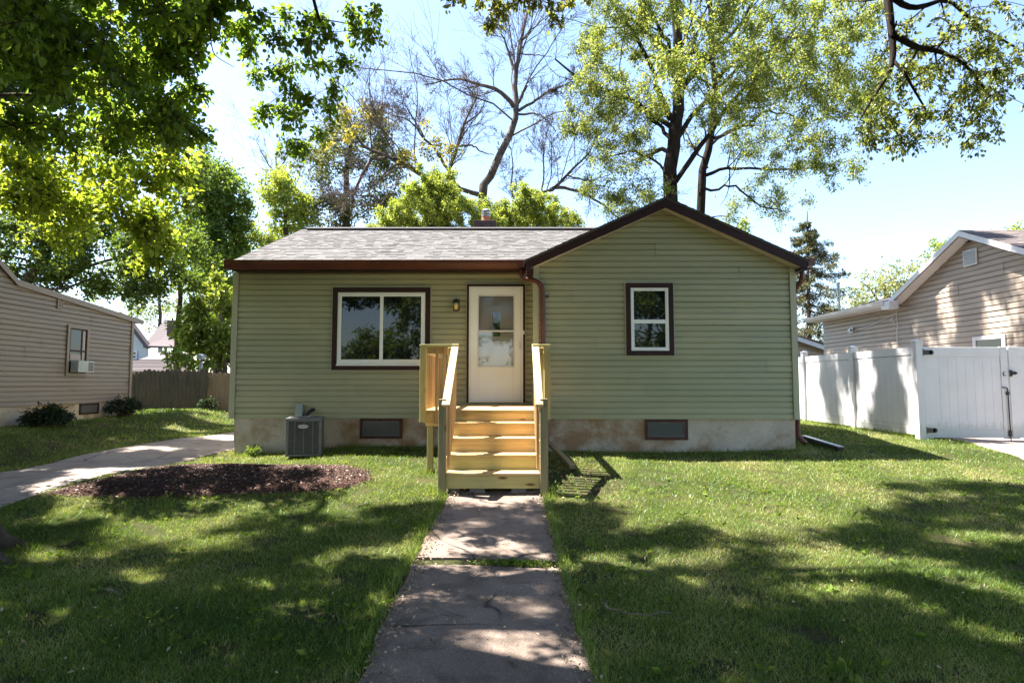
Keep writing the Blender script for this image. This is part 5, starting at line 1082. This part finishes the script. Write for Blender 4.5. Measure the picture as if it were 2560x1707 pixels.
# ---- trees behind the house
def tree_locust(name, label, D, trunk, limbs, blobs, seed, r0, leafn, high=None):
    g0 = np.random.default_rng(seed); base = P(trunk[0][0], trunk[0][1], D); T = Tree(name, label, (base[0], D, .4), 'barkdark', seed, group='tall pale leaved trees behind the gable'); g = T.rng
    T.limb([(base[0], D, .3)] + [P(a, b, D) for a, b in trunk], r0, r0 * .38, 16, 12, .04)
    for l, rr in limbs: T.limb(pxl(l, D, g, .5), rr, .022, 12, 7, .06)
    B, Rd = T.limbset(); b1, r1 = grow(B, Rd, 11, .2, 48, .34, 7, .25, .16, g, .45); T.add(b1, r1, 5)
    b2, r2 = grow(b1, r1, 5, .2, 45, .5, 5, .1, .2, g, .5); T.add(b2, r2, 3)
    c, rr = cat2(*[blob(a, b, D + dd, rx, ry, 2.4, int(n * .95), .5, g, .1) for a, b, rx, ry, n, dd in blobs]); T.links(c, rmax=.03, n=4); tw, _ = T.twigs(c, rr, 10, r0=.008)
    if high is not None: T.links(high, rmax=.05, n=4); hw, _ = T.twigs(high, np.full((len(high), 3), (.26, .26, .5)), 9, r0=.008); T.foliage(hw, 11, .13, .08, 'leaf_locust', .55, droop=.5)
    T.foliage(b2, leafn * 2, .098, .05, 'leaf_locust', .5, droop=.6); T.foliage(tw, 18, .10, .05, 'leaf_locust', .5, droop=.5); T.build()
tree_locust('locust_tree', 'tall locust with a thick dark trunk rising just behind the gable peak', 22, [(1674, 480), (1690, 330), (1700, 200), (1690, 100), (1682, -80), (1678, -300)],
    [([(1678, 300), (1645, 223), (1640, 187), (1587, 89), (1546, 30), (1500, -80)], .13), ([(1675, 345), (1645, 312), (1600, 263), (1538, 237), (1480, 220)], .08), ([(1672, 470), (1707, 437), (1749, 362), (1799, 290), (1865, 214), (1930, 143), (2007, 49), (2060, -40)], .12), ([(1695, 150), (1640, 60), (1600, -60)], .1), ([(1700, 200), (1740, 90), (1790, -20)], .1), ([(1673, 440), (1630, 400), (1560, 380), (1500, 400)], .05), ([(1865, 214), (1919, 230), (1974, 219), (2050, 208)], .05)],
    [(1540, 100, 110, 100, 40, 0), (1490, 250, 75, 110, 32, -1), (1570, 330, 90, 90, 28, 1), (1510, 440, 75, 70, 18, 0), (1620, 40, 90, 70, 28, -2), (1640, 210, 60, 80, 14, -4), (1740, 100, 60, 90, 20, -5), (1600, 480, 60, 40, 10, 0), (1430, 330, 40, 70, 8, 0), (1560, 540, 70, 30, 8, 0), (1470, 160, 50, 60, 10, -2)], 21, .30, 6)
tree_locust('locust_tree', 'tall locust with a slimmer trunk and long limbs reaching right, behind the gable', 24.5, [(1753, 525), (1760, 417), (1782, 307), (1790, 230), (1777, 137), (1770, -40), (1775, -260)],
    [([(1760, 440), (1800, 424), (1843, 420), (1947, 422), (2040, 420), (2100, 404)], .08), ([(1758, 470), (1804, 466), (1848, 472), (1908, 516), (1963, 530)], .06), ([(1784, 346), (1826, 324), (1876, 307), (1919, 280), (1958, 285), (2020, 310)], .07), ([(1788, 200), (1850, 150), (1930, 126), (1985, 99), (2040, 96), (2084, 110), (2139, 140)], .09), ([(1780, 130), (1830, 40), (1880, -60)], .09), ([(1770, 420), (1720, 360), (1690, 320)], .04), ([(1850, 150), (1920, 50), (1990, -30)], .07)],
    [(1900, 60, 120, 80, 40, -7), (2060, 80, 110, 80, 36, -7), (1960, 200, 130, 80, 38, -7), (2090, 290, 80, 90, 30, -6), (2150, 170, 60, 110, 24, -6), (1890, 330, 110, 60, 20, -2), (2010, 400, 90, 50, 20, -3), (1900, 480, 70, 50, 11, 0), (2060, 460, 40, 50, 7, -2), (1820, 200, 70, 100, 22, -6), (1840, 560, 30, 20, 2, 0)], 22, .20, 6, ohr)

def tree_bare(name, label, D, limbs, seed, bark='barkgrey', per=(15, 10, 7), sprouts=(), base=None):
    T = Tree(name, label, (P(*limbs[0][0][0], D)[0], D, .4), bark, seed); g = T.rng
    for i, (l, a, b) in enumerate(limbs): T.limb(([(P(*l[0], D)[0], D, .3)] if i in (base or (0,)) else []) + pxl(l, D, g, .2 if i else .1), a * .85, b * .8, 14, 8, .02)
    every = T.limbs; T.limbs = [q for q in every if np.linalg.norm(np.diff(q[0], axis=0), axis=1).sum() > 2.3]; B, Rd = T.limbset(); Rd = Rd * .8; T.limbs = every
    b1, r1 = grow(B, Rd, per[0], .25, 46, .42, 8, .22, .16, g, .40, t1=1.0); T.add(b1, r1, 5)
    b2, r2 = grow(b1, r1, per[1], .15, 38, .52, 6, .25, .13, g, .5); T.add(b2, r2, 3)
    b3, r3 = grow(b2, np.maximum(r2, .010), per[2], .1, 34, .55, 4, .1, .13, g, .7); T.add(b3, np.maximum(r3, .0065), 3)
    for a, b, rx, ry, n, mt in sprouts:
        c, rr = blob(a, b, D - .5, rx, ry, .8, n, .35, g, 0); T.links(c, rmax=.02, n=3); tw, _ = T.twigs(c, rr, 9, r0=.006); T.foliage(tw, 8, .13, .07, mt)
    T.build()
tree_bare('bare_tree', 'large leafless tree with a leaning trunk and arching arms, behind the chimney', 24, [
    ([(1200, 520), (1221, 460), (1247, 393), (1279, 326), (1292, 277), (1288, 223), (1292, 165), (1305, 98), (1319, 36), (1325, -40)], .24, .04),
    ([(1285, 268), (1265, 241), (1230, 219), (1185, 208), (1154, 199), (1109, 203), (1064, 212)], .12, .03), ([(1297, 277), (1332, 255), (1368, 232), (1404, 214), (1439, 205)], .08, .02), ([(1297, 286), (1337, 286), (1364, 299), (1390, 330)], .06, .02),
    ([(1290, 179), (1270, 125), (1252, 80), (1225, 40)], .07, .02), ([(1296, 135), (1335, 138), (1380, 143)], .04, .015), ([(1293, 262), (1310, 230), (1318, 214)], .08, .05), ([(1305, 98), (1345, 60), (1390, 20)], .05, .015),
    ([(1210, 490), (1150, 470), (1122, 429), (1140, 380), (1158, 313), (1189, 250), (1192, 214)], .13, .03), ([(1158, 313), (1195, 285), (1215, 250)], .05, .02), ([(1150, 366), (1180, 364), (1207, 380), (1234, 388)], .06, .02),
    ([(1125, 430), (1091, 380), (1060, 344), (1037, 313), (1002, 295), (962, 281)], .08, .02), ([(1060, 344), (1035, 300), (1015, 265), (1000, 215)], .05, .015)], 31, sprouts=((1110, 370, 60, 40, 7, 'leaf_yellow'), (1080, 330, 20, 20, 2, 'leaf_yellow')))
tree_bare('bare_tree', 'half dead tree with a thick limb sweeping left and brown twigs, left of the chimney', 25.5, [
    ([(1120, 520), (1078, 458), (1037, 424), (984, 397), (930, 380), (899, 353), (877, 313), (850, 260)], .20, .03), ([(965, 395), (930, 400), (910, 430), (890, 470), (880, 520)], .10, .07), ([(1000, 405), (965, 430), (950, 448), (930, 450)], .06, .02),
    ([(899, 353), (870, 355), (830, 350), (790, 345)], .06, .02), ([(960, 570), (945, 500), (900, 490), (870, 488), (820, 487)], .08, .02), ([(930, 380), (925, 330), (930, 290), (945, 255)], .05, .02), ([(984, 397), (980, 350), (990, 300)], .05, .02)], 32, per=(14, 10, 6), sprouts=((1010, 395, 25, 30, 4, 'leaf_yellow'), (850, 330, 60, 60, 5, 'leaf_yellow'), (900, 270, 60, 25, 6, 'leaf_yellow')))
tree_bare('bare_tree', 'smaller leafless tree with a drooping limb, left of the gable roof', 23, [
    ([(1330, 540), (1388, 469), (1417, 438), (1448, 411), (1471, 380), (1500, 330)], .11, .02), ([(1388, 469), (1430, 473), (1475, 491), (1520, 522), (1545, 545)], .09, .03), ([(1345, 520), (1359, 446), (1359, 380), (1368, 330)], .05, .015), ([(1300, 540), (1279, 487), (1283, 402), (1270, 357)], .05, .015), ([(1417, 438), (1470, 450), (1520, 440)], .04, .015)], 33, per=(14, 9, 6))
tree_bare('bare_tree', 'thin far tree with sparse pinkish buds, left of the house roof', 40, [([(690, 520), (692, 440), (690, 390), (700, 340)], .12, .02), ([(690, 440), (665, 400), (640, 350)], .07, .02), ([(692, 430), (720, 390), (740, 350)], .07, .02)], 34, per=(9, 7, 4), sprouts=((680, 390, 45, 45, 4, 'leaf_pale'),))

def tree_leafy(name, label, D, trunk, blobs, mat, seed, rc=.6, size=.14, tw=13, lf=11, bark='bark', r0=.16, group=None, cat='tree', rd=1.6, hollow=.45, top=None, limbs=()):
    base = P(*trunk[0], D); T = Tree(name, label, (base[0], D, .35), bark, seed, cat, group); g = T.rng
    T.limb([(base[0], D, .25)] + [P(a, b, D) for a, b in trunk], r0, r0 * .3, 12, 10, .03)
    for l, a in limbs: T.limb(pxl(l, D, g, .3), a, .02, 10, 7, .04)
    c, rr = cat2(*[blob(a, b, D + g.normal() * .3, rx, ry, rd, n, rc, g, hollow) for a, b, rx, ry, n in blobs]); T.links(c, rmax=.05, n=4)
    b, _ = T.twigs(c, rr, tw, r0=.008); T.foliage(b, lf, size, rc * .14, mat, .58, vfun=None); T.build()
tree_leafy('leafy_tree', 'dense dark green rounded tree beside the left end of the bungalow roof', 28, [(545, 900), (545, 700), (545, 560), (545, 450)], [(545, 480, 75, 65, 40), (550, 590, 90, 90, 60), (560, 690, 75, 75, 30), (500, 640, 50, 80, 18), (540, 425, 40, 25, 8)], 'leaf_dark', 41, .62, .17, 15, 12, r0=.25)
tree_leafy('maple_tree', 'broad dark maple spreading behind the tan house roof', 22, [(40, 760), (70, 700), (110, 640), (150, 560)], [(120, 560, 150, 60, 36), (60, 640, 130, 60, 26), (290, 600, 150, 60, 34), (200, 680, 130, 40, 20), (400, 660, 90, 50, 16), (330, 720, 110, 30, 12), (480, 400, 40, 60, 8), (430, 700, 60, 30, 6)], 'leaf_maple', 42, .55, .16, 13, 10, r0=.28, limbs=(([(70, 700), (150, 690), (240, 660), (330, 640), (430, 640)], .10), ([(75, 720), (160, 720), (260, 690), (330, 720)], .06)))
tree_leafy('maple_tree', 'bright yellow green young maple above the tan fence section', 23, [(560, 930), (558, 830), (550, 740)], [(530, 820, 60, 80, 34), (555, 740, 40, 60, 14), (490, 850, 35, 30, 10), (570, 880, 30, 40, 9), (510, 900, 60, 20, 8)], 'leaf_bright', 43, .40, .17, 13, 10, r0=.12, bark='barkgrey')
tree_leafy('slim_tree', 'slim bare reddish trunk with dark leaves high up, standing right of the shed', 25, [(441, 925), (444, 850), (449, 760), (452, 680), (455, 600)], [(470, 630, 60, 50, 14), (440, 560, 50, 50, 10)], 'leaf_dark', 44, .5, .15, 12, 9, bark='barkred', r0=.17, limbs=(([(447, 800), (500, 790), (520, 792)], .02), ([(449, 760), (400, 750), (370, 745)], .02), ([(446, 830), (490, 815), (540, 800)], .02)))
tree_leafy('leafy_tree', 'light green feathery tree between the dark rounded tree and the brown twigs', 31, [(715, 640), (715, 560), (715, 470)], [(710, 500, 55, 55, 26), (740, 560, 60, 50, 22), (680, 600, 50, 45, 14), (700, 450, 35, 30, 8)], 'leaf_lime', 45, .6, .17, 12, 10)
tree_leafy('leafy_tree', 'olive green tree partly hidden behind brown dead twigs', 33, [(865, 640), (866, 560), (868, 420), (880, 330)], [(830, 390, 60, 90, 24), (900, 350, 90, 75, 34), (980, 380, 60, 60, 18), (770, 410, 40, 50, 10), (880, 520, 120, 50, 30), (790, 520, 60, 50, 18), (960, 480, 60, 60, 10), (1040, 500, 60, 50, 10)], 'leaf_olive', 46, .7, .17, 11, 10, r0=.3)
tree_leafy('shrub_tree', 'lime green bushy tree showing above the roof ridge left of the chimney', 19.5, [(1085, 640), (1085, 560), (1085, 500)], [(1090, 490, 65, 48, 52), (1050, 540, 80, 45, 50), (1150, 540, 75, 40, 54), (985, 560, 65, 32, 34), (1050, 500, 55, 45, 24), (1115, 455, 40, 25, 12), (1070, 440, 30, 25, 5), (1140, 500, 40, 40, 12)], 'leaf_lime', 47, .25, .066, 15, 15, rd=1.2, hollow=.2, group='lime green bushes behind the ridge')
tree_leafy('shrub_tree', 'lime green bushy tree above the ridge right of the chimney', 20.5, [(1330, 640), (1330, 570), (1335, 520)], [(1340, 520, 60, 38, 42), (1290, 545, 75, 36, 46), (1225, 545, 50, 35, 28), (1390, 545, 55, 38, 30), (1430, 565, 40, 20, 10), (1235, 560, 40, 28, 14), (1310, 490, 40, 25, 8)], 'leaf_lime', 48, .24, .066, 15, 15, rd=1.2, hollow=.2, group='lime green bushes behind the ridge')
tree_leafy('leafy_tree', 'pale spring tree beyond the low roof of the beige house', 44, [(2215, 830), (2215, 770), (2210, 710)], [(2190, 720, 70, 50, 22), (2250, 700, 60, 50, 20), (2150, 760, 40, 35, 10), (2300, 720, 40, 40, 8), (2220, 770, 80, 25, 14)], 'leaf_pale', 49, .9, .20, 8, 8, bark='barkgrey', r0=.25, hollow=.2, limbs=(([(2213, 780), (2180, 730), (2150, 700)], .1), ([(2213, 780), (2250, 720), (2280, 690)], .1)))
tree_leafy('leafy_tree', 'green tree peeking over the left slope of the beige house gable', 32, [(2400, 800), (2390, 720), (2385, 640)], [(2370, 640, 50, 40, 16), (2330, 680, 30, 25, 6), (2430, 620, 40, 25, 8), (2535, 590, 40, 20, 8), (2470, 600, 30, 15, 4)], 'leaf_lime', 50, .55, .15, 11, 9)
tree_leafy('leafy_tree', 'small green treetop peeking over the right slope of the gable roof', 31, [(1820, 700), (1822, 620), (1825, 575)], [(1820, 580, 45, 25, 12), (1850, 600, 30, 20, 6)], 'leaf_bright', 51, .5, .14, 11, 9)
tree_leafy('leafy_tree', 'far airy pale green tree above the white house roof', 52, [(400, 900), (400, 780), (400, 700)], [(400, 740, 90, 60, 26), (480, 780, 60, 50, 14), (350, 790, 50, 30, 6), (500, 700, 50, 60, 10), (300, 690, 90, 60, 14)], 'leaf_lime', 52, 1.2, .24, 8, 8, r0=.25, hollow=.1)
tree_leafy('leafy_tree', 'soft green tree standing behind the fence left of the foundation corner', 36, [(600, 900), (600, 780), (600, 700)], [(600, 760, 60, 90, 20), (620, 640, 50, 60, 16), (560, 850, 40, 40, 8)], 'leaf_lime', 53, .8, .2, 10, 9)
for i, (x, y, h, wd, lb) in enumerate(((-17, -19, 11, 4.6, 'broad street tree across the road, left of the sky gap mirrored in the wide window'), (-4.6, -17, 10, 3.4, 'dense street tree across the road, mirrored in the middle of the wide window'), (2.0, -20, 12, 4.0, 'tall street tree across the road, mirrored in the storm door'), (8.8, -18, 9, 3.2, 'street tree across the road, mirrored in the gable window'), (16, -19, 11, 4.6, 'broad street tree across the road, far right of the mirrored row'), (-10.5, -24, 5.2, 3.0, 'low street tree across the road, under the mirrored sky gap'))):
    T = Tree('street_tree', lb, (x, y, 0), 'bark', 60 + i, group='street trees across the road'); g = T.rng; T.limb([(x, y, -.1), (x, y, h * .35), (x + .3, y, h * .75)], .3, .08, 8, 8)
    d = unit(g.normal(size=(70, 3))) * g.uniform(.2, 1, (70, 1)) ** .4; c = np.array([x, y, h * .56]) + d * np.array([wd, wd * .8, h * .46]); T.links(c, n=3); b, _ = T.twigs(c, np.full((len(c), 3), .95), 9, r0=.01); T.foliage(b, 11, .30, .15, 'leaf_dark'); T.build()

def spruce():
    D = 30; bx_, by_ = 2024, 880; base = P(bx_, by_, D); top = P(2018, 528, D); T = Tree('spruce_tree', 'tall ragged spruce rising behind the garage and vinyl fence', (base[0], D, .4), 'barkred', 71); g = T.rng
    T.limb([(base[0], D, .3), (base[0], D, 4), top], .22, .02, 14, 8); H = top[2]; zs = []; z = 1.2
    while z < H - .5: zs.append(z); z += .40 * (1 - .3 * z / H)
    Bs = []; Rs = []
    for z in zs:
        L = .74 * (H - z) ** .75 + .10
        for k in range(4 + int((H - z) > 1.2) * 2):
            a = g.uniform(0, 2 * PI); l = L * g.uniform(.5, 1.15); t = np.linspace(0, 1, 6)[:, None]; d = np.array([math.cos(a), math.sin(a), 0]); xc = base[0] + (top[0] - base[0]) * z / H
            Bs.append(np.array([xc, D, z + g.uniform(-.1, .1)]) + d * l * t + np.array([0, 0, 1]) * (-.40 * l * t + .26 * l * t ** 2.2)); Rs.append(np.linspace(.024, .006, 6))
    B, Rd = np.array(Bs), np.array(Rs); T.add(B, Rd, 4)
    b2, r2 = grow(B, Rd, 17, .18, 55, .22, 4, -.5, .1, g, .5); T.add(b2, r2, 3)
    p, d = along(b2, 13, g, .0, .03); s = np.concatenate([p]); T.leaf.append(('crown', 'needle', *leaves(s, d, .15, g, .26, v=np.clip(g.normal(.45, .25, len(s)), 0, 1), droop=.5))); T.build()
spruce()

# ------------------------------------------------------------------ plants by the tan house
def plant(name, label, x, y, r, h, n, size, mat, seed, wid=.3, cat='plant'):
    T = Tree(name, label, (x, y, float(gz(x, y))), 'twig', seed, cat); g = T.rng; z0 = float(gz(x, y))
    a = g.uniform(0, 2 * PI, n); rr = np.sqrt(g.random(n)); k = 5; tt = np.linspace(0, 1, k)[None, :, None]; st_ = np.stack([x + .25 * r * rr * np.cos(a), y + .25 * r * rr * np.sin(a), np.full(n, z0)], -1)
    e = np.stack([x + r * rr * np.cos(a), y + r * rr * np.sin(a), z0 + h * (1.05 - .65 * rr ** 2) * g.uniform(.8, 1.1, n)], -1); m_ = (st_ + e) / 2 + np.array([0, 0, h * .3]); B = st_[:, None] * (1 - tt) ** 2 + m_[:, None] * 2 * tt * (1 - tt) + e[:, None] * tt ** 2
    T.add(B, np.broadcast_to(np.linspace(.006, .003, k), (n, k)), 3); T.foliage(B, 9, size, .03, mat, wid, t0=.4, droop=.7, name='leaves'); T.build()
plant('shrub', 'dark rounded shrub of narrow leaves at the tan house foundation', -9.35, 12.0, .44, .38, 240, .10, 'leaf_bush', 81, .26)
plant('shrub', 'low dark shrub at the far corner of the tan house', -9.55, 14.7, .45, .5, 150, .06, 'leaf_bush', 82, .6, 'shrub')
plant('shrub', 'small leafy weed clump at the far end of the picket fence', P(520, 1040, 18.2)[0], 18.2, .3, .35, 40, .08, 'leaf_bush', 83, .6, 'shrub')
plant('weed', 'little weed growing at the bungalow corner by the driveway', -4.5, 10.45, .14, .16, 16, .07, 'clover', 84, .4, 'weed')

# ------------------------------------------------------------------ grass, clover, litter
def polyx(y, tab): return np.interp(y, tab[0], tab[1])
DL, DRt = np.array(DR_L), np.array(DR_R); EL, ER = np.array(DRR_L), np.array(DRR_R)
def on_lawn(x, y, pad=0.0):
    j = .03 * np.sin(9 * y + 3 * np.sin(4 * y)) + pad
    k = ~((x > polyx(y, WALK_L) + .02 + j - .05 * (np.sin(2.7 * y + 1) > .1) * (.6 + .4 * np.sin(13 * y))) & (x < polyx(y, WALK_R) - .02 - .5 * j) & (y < 7.62)) | ((np.abs(y - 5.095) < .05) & (x > -.3) & (x < .3))
    k &= ~((x > np.interp(y, DL[:, 1], DL[:, 0]) + j) & (x < np.interp(y, DRt[:, 1], DRt[:, 0]) - j)); k &= ~((x > np.interp(y, EL[:, 1], EL[:, 0]) + j) & (x < np.interp(y, ER[:, 1], ER[:, 0])) & (y < 30))
    k &= ~(inpoly(x, y, BED) & (polydist(x, y, BED) > .03)); k &= ~((x > -5.0) & (x < .5) & (y > 10.62) & (y < 18.2)); k &= ~((x > .42) & (x < 4.87) & (y > 10.14) & (y < 18.2))
    k &= ~((x > -.95) & (x < .46) & (y > 7.35)) & ~((x > -1.1) & (x < .4) & (y > 8.7)); k &= ~((x < -9.9) & (y < 15.4)) & ~((x > 10.6)); k &= ~(np.hypot(x + 5.0, y - 5.15) < .45)
    bare = ((np.hypot((x - .95) / .55, (y - 8.0) / .75) < 1)); k &= ~(bare & (np.sin(37 * y + 3 * x) + np.sin(41 * x) < .9))
    return k
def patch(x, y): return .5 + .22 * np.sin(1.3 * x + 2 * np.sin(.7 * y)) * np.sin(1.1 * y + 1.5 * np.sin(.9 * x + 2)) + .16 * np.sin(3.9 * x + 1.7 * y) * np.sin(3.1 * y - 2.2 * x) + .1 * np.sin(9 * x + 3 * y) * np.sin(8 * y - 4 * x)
def make_grass():
    VV = []; FF = []; AA = []; off = 0
    for y0, y1, den, h, w, seg, lim in ((2.5, 3.6, 14000, .034, .0028, 2, 99), (3.6, 5, 9000, .036, .0036, 2, 99), (5, 6.8, 5600, .036, .0050, 1, 99), (6.8, 9.2, 3600, .034, .0066, 1, 99), (9.2, 12, 1900, .038, .009, 1, 99), (12, 19.5, 480, .06, .018, 1, 99)):
        xm = .90 * y1 + 2.8; n = int((y1 - y0) * 2 * xm * den); x = R.uniform(-xm, xm, n); y = R.uniform(y0, y1, n)
        pt = patch(x, y); k = on_lawn(x, y) & (np.abs(x) < .9 * y + 2.8) & ((np.abs(x) < .9 * y + .4) | (R.random(n) < .45)) & (R.random(n) < np.clip(1.25 - 1.7 * np.clip(pt - .52, 0, 1) - .9 * (np.sin(5.3 * x + 2 * np.sin(3 * y)) * np.sin(4.7 * y + 1.4 * x) > .72), .12, 1)); x, y, pt = x[k], y[k], pt[k]; n = len(x)
        hh = h * R.uniform(.55, 1.25, n) * (.75 + .6 * pt); ww = w * R.uniform(.7, 1.3, n); a = R.uniform(0, 2 * PI, n); ln = R.uniform(.3, 1.5, n) * hh; b = R.uniform(0, 2 * PI, n)
        z = gz(x, y) - .004; p = np.stack([x, y, z], -1); s = np.stack([np.cos(a), np.sin(a), 0 * a], -1) * (ww / 2)[:, None]; l = np.stack([np.cos(b), np.sin(b), 0 * b], -1) * ln[:, None]; up = np.array([0, 0, 1.])
        tip = p + l + up * hh[:, None]
        if seg == 2:
            m = p + l * .3 + up * (hh * .58)[:, None]; V = np.stack([p - s, p + s, m + s * .8, m - s * .8, tip], 1); F = np.concatenate([(np.arange(n) * 5)[:, None, None] + np.array([[0, 1, 2], [0, 2, 3], [3, 2, 4]])[None]]); q = 3
        else: V = np.stack([p - s, p + s, tip], 1); F = (np.arange(n) * 3)[:, None, None] + np.array([[0, 1, 2]])[None]; q = 1
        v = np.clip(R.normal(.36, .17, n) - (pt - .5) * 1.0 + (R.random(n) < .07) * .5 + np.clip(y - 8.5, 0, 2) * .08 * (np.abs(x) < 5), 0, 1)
        VV.append(V.reshape(-1, 3)); FF.append(F.reshape(-1, 3) + off); AA.append(np.repeat(v, q)); off += V.shape[0] * V.shape[1]
    spots = [(R.uniform(XL + .1, -1.0, 900), 10.56 - R.exponential(.05, 900)), (R.uniform(.5, 4.9, 900), 10.08 - R.exponential(.05, 900)), (R.normal(-.98, .06, 160), R.normal(7.42, .08, 160)), (R.normal(.5, .05, 120), R.normal(7.4, .08, 120)), (R.normal(-1.17, .07, 120), R.normal(8.55, .07, 120))]
    yy = R.uniform(2.6, 7.3, 1500); spots.append((polyx(yy, WALK_R) + np.abs(R.normal(.02, .03, 1500)), yy)); yy = R.uniform(2.6, 7.3, 900); spots.append((polyx(yy, WALK_L) - np.abs(R.normal(.06, .04, 900)), yy)); yy = R.uniform(11.4, 16, 900); spots.append((7.74 - R.exponential(.04, 900), yy)); yy = R.uniform(7, 12, 700); spots.append((np.interp(yy, DL[:, 1], DL[:, 0]) - R.exponential(.04, 700), yy))
    cl = R.uniform(-5, 7, 60), 2.8 + 5 * R.random(60); rp = R.integers(0, 60, 1800); spots.append((cl[0][rp] + R.normal(0, .05, 1800), cl[1][rp] + R.normal(0, .05, 1800)))
    x = np.concatenate([q[0] for q in spots]); y = np.concatenate([q[1] for q in spots]); k = ~((x > polyx(y, WALK_L) + .01) & (x < polyx(y, WALK_R) - .01) & (y < 7.6)); x, y = x[k], y[k]; n = len(x)
    hh = R.uniform(.05, .12, n); a = R.uniform(0, 2 * PI, n); b = R.uniform(0, 2 * PI, n); p = np.stack([x, y, gz(x, y) - .004], -1); sv = np.stack([np.cos(a), np.sin(a), 0 * a], -1) * (.0022 + .0003 * y)[:, None]; l = np.stack([np.cos(b), np.sin(b), 0 * b], -1) * (hh * R.uniform(.1, .9, n))[:, None]
    V = np.stack([p - sv, p + sv, p + l + np.array([0, 0, 1.]) * hh[:, None]], 1); VV.append(V.reshape(-1, 3)); FF.append((np.arange(n) * 3)[:, None] + np.array([[0, 1, 2]]) + off); AA.append(np.clip(R.normal(.4, .2, n), 0, 1)); off += 3 * n
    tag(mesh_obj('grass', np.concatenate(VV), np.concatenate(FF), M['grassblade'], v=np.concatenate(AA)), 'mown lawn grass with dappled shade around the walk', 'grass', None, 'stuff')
    n = 45000; x = R.uniform(-6, 9, n); y = 2.6 + 6.6 * R.random(n) ** 1.2; c = np.sin(2.1 * x + 1) * np.sin(1.7 * y + .5 * x) + .5 * np.sin(5 * x) * np.sin(4.3 * y); k = on_lawn(x, y) & (np.abs(x) < .9 * y + .3) & (c > .35 + .5 * R.random(n)); x, y = x[k], y[k]
    gap = 520; x = np.concatenate([x, R.normal(.02, .17, gap)]); y = np.concatenate([y, R.normal(5.09, .035, gap)]); n = len(x)
    p = np.stack([x, y, gz(x, y) + R.uniform(.02, .042, n)], -1); V, F, v = leaves(p, R.normal(size=(n, 3)) * (1, 1, .25), .017 + .002 * np.clip(y - 4, 0, 4), R, .95, .05, droop=0)
    tag(mesh_obj('clover', V, F, M['clover'], v=v), 'clover and small weeds in the lawn and the walk joint', 'clover', None, 'stuff')
    m_ = 420; cx_ = R.uniform(-5.5, 8, m_); cy_ = 2.6 + 5.5 * R.random(m_) ** 1.3; k = on_lawn(cx_, cy_) & (np.abs(cx_) < .9 * cy_ + .3); cx_, cy_ = cx_[k], cy_[k]; q = 6; cx_ = np.repeat(cx_, q); cy_ = np.repeat(cy_, q); a = R.uniform(0, 2 * PI, len(cx_))
    p = np.stack([cx_ + .01 * np.cos(a), cy_ + .01 * np.sin(a), gz(cx_, cy_) + .024], -1); d = np.stack([np.cos(a), np.sin(a), R.uniform(.1, .7, len(a))], -1); V, F, v = leaves(p, d * 2.5, .055, R, .5, .1, droop=0)
    tag(mesh_obj('broadleaf_weeds', V, F, M['clover'], v=v), 'flat rosettes of broad leaved weeds scattered in the lawn', 'weeds', None, 'stuff')
    # dry leaves and seed litter
    n = 2600; side = R.random(n) < .5; y = 2.4 + 5.2 * R.random(n); e = np.abs(R.normal(0, .10, n)); x = np.where(side, polyx(y, WALK_L) + .03 + e * .8 - .03, polyx(y, WALK_R) - e * .8 + .05); on = R.random(n) < .10; x = np.where(on, R.uniform(-.8, .4, n), x)
    n2 = 900; y2 = R.uniform(6.5, 13, n2); x2 = np.interp(y2, DL[:, 1], DL[:, 0]) + R.normal(-.12, .2, n2); n3 = 500; x3 = R.uniform(-4, 4, n3); y3 = R.uniform(2.6, 6, n3); n4 = 500; x4 = R.normal(.95, .3, n4); y4 = R.normal(8.0, .45, n4); g4 = (x4 > .5); x4, y4 = x4[g4], y4[g4]
    x = np.concatenate([x, x2, x3, x4]); y = np.concatenate([y, y2, y3, y4]); n = len(x); lift = np.concatenate([np.full(2600, .030), np.full(n2, .03), np.full(n3, .05), np.full(len(x4), .012)])
    V, F, v = leaves(np.stack([x, y, gz(x, y) + lift * R.uniform(.85, 1.2, n)], -1), R.normal(size=(n, 3)) * (1, 1, .1), R.uniform(.010, .034, n), R, .5, .1, droop=0)
    tag(mesh_obj('leaf_litter', V, F, M['litter'], v=v), 'dry leaves and seed husks along the walk edges', 'leaf litter', None, 'stuff')
make_grass()
def stick(pts, r, label):
    q = [GP(*p) for p in pts]; q = [(x, y, float(gz(x, y)) + h) for (x, y), h in zip(q, [.035 + .02 * math.sin(3 * i) + (.03 if abs(x + .2) > .7 else 0) for i, (x, y) in enumerate(q)])]
    rp = resample(q, 12); rp[1:-1] += R.normal(size=(10, 3)) * .006; m = MB(); m.tube([tuple(p) for p in rp], [r * (1 - .5 * k / 11) for k in range(12)], 6); o = m.build('fallen_twig', M['twig'], None, smooth=True)
    tag(o, label, 'twig', 'twigs fallen on the lawn and walk')
stick([(1505, 1530), (1530, 1548), (1580, 1560), (1680, 1560)], .007, 'long curved twig on the grass right of the walk')
stick([(1270, 1660), (1280, 1670), (1290, 1682)], .008, 'short pale stick lying on the near end of the walk')
stick([(265, 1494), (285, 1499), (302, 1505)], .009, 'short brown stick on the shaded grass far left of the walk')
stick([(1590, 1450), (1620, 1450), (1635, 1465)], .004, 'thin small twig on the grass beside the walk joint')
stick([(1005, 1636), (1040, 1636), (1080, 1630)], .004, 'thin grey twig across the near slab of the walk')
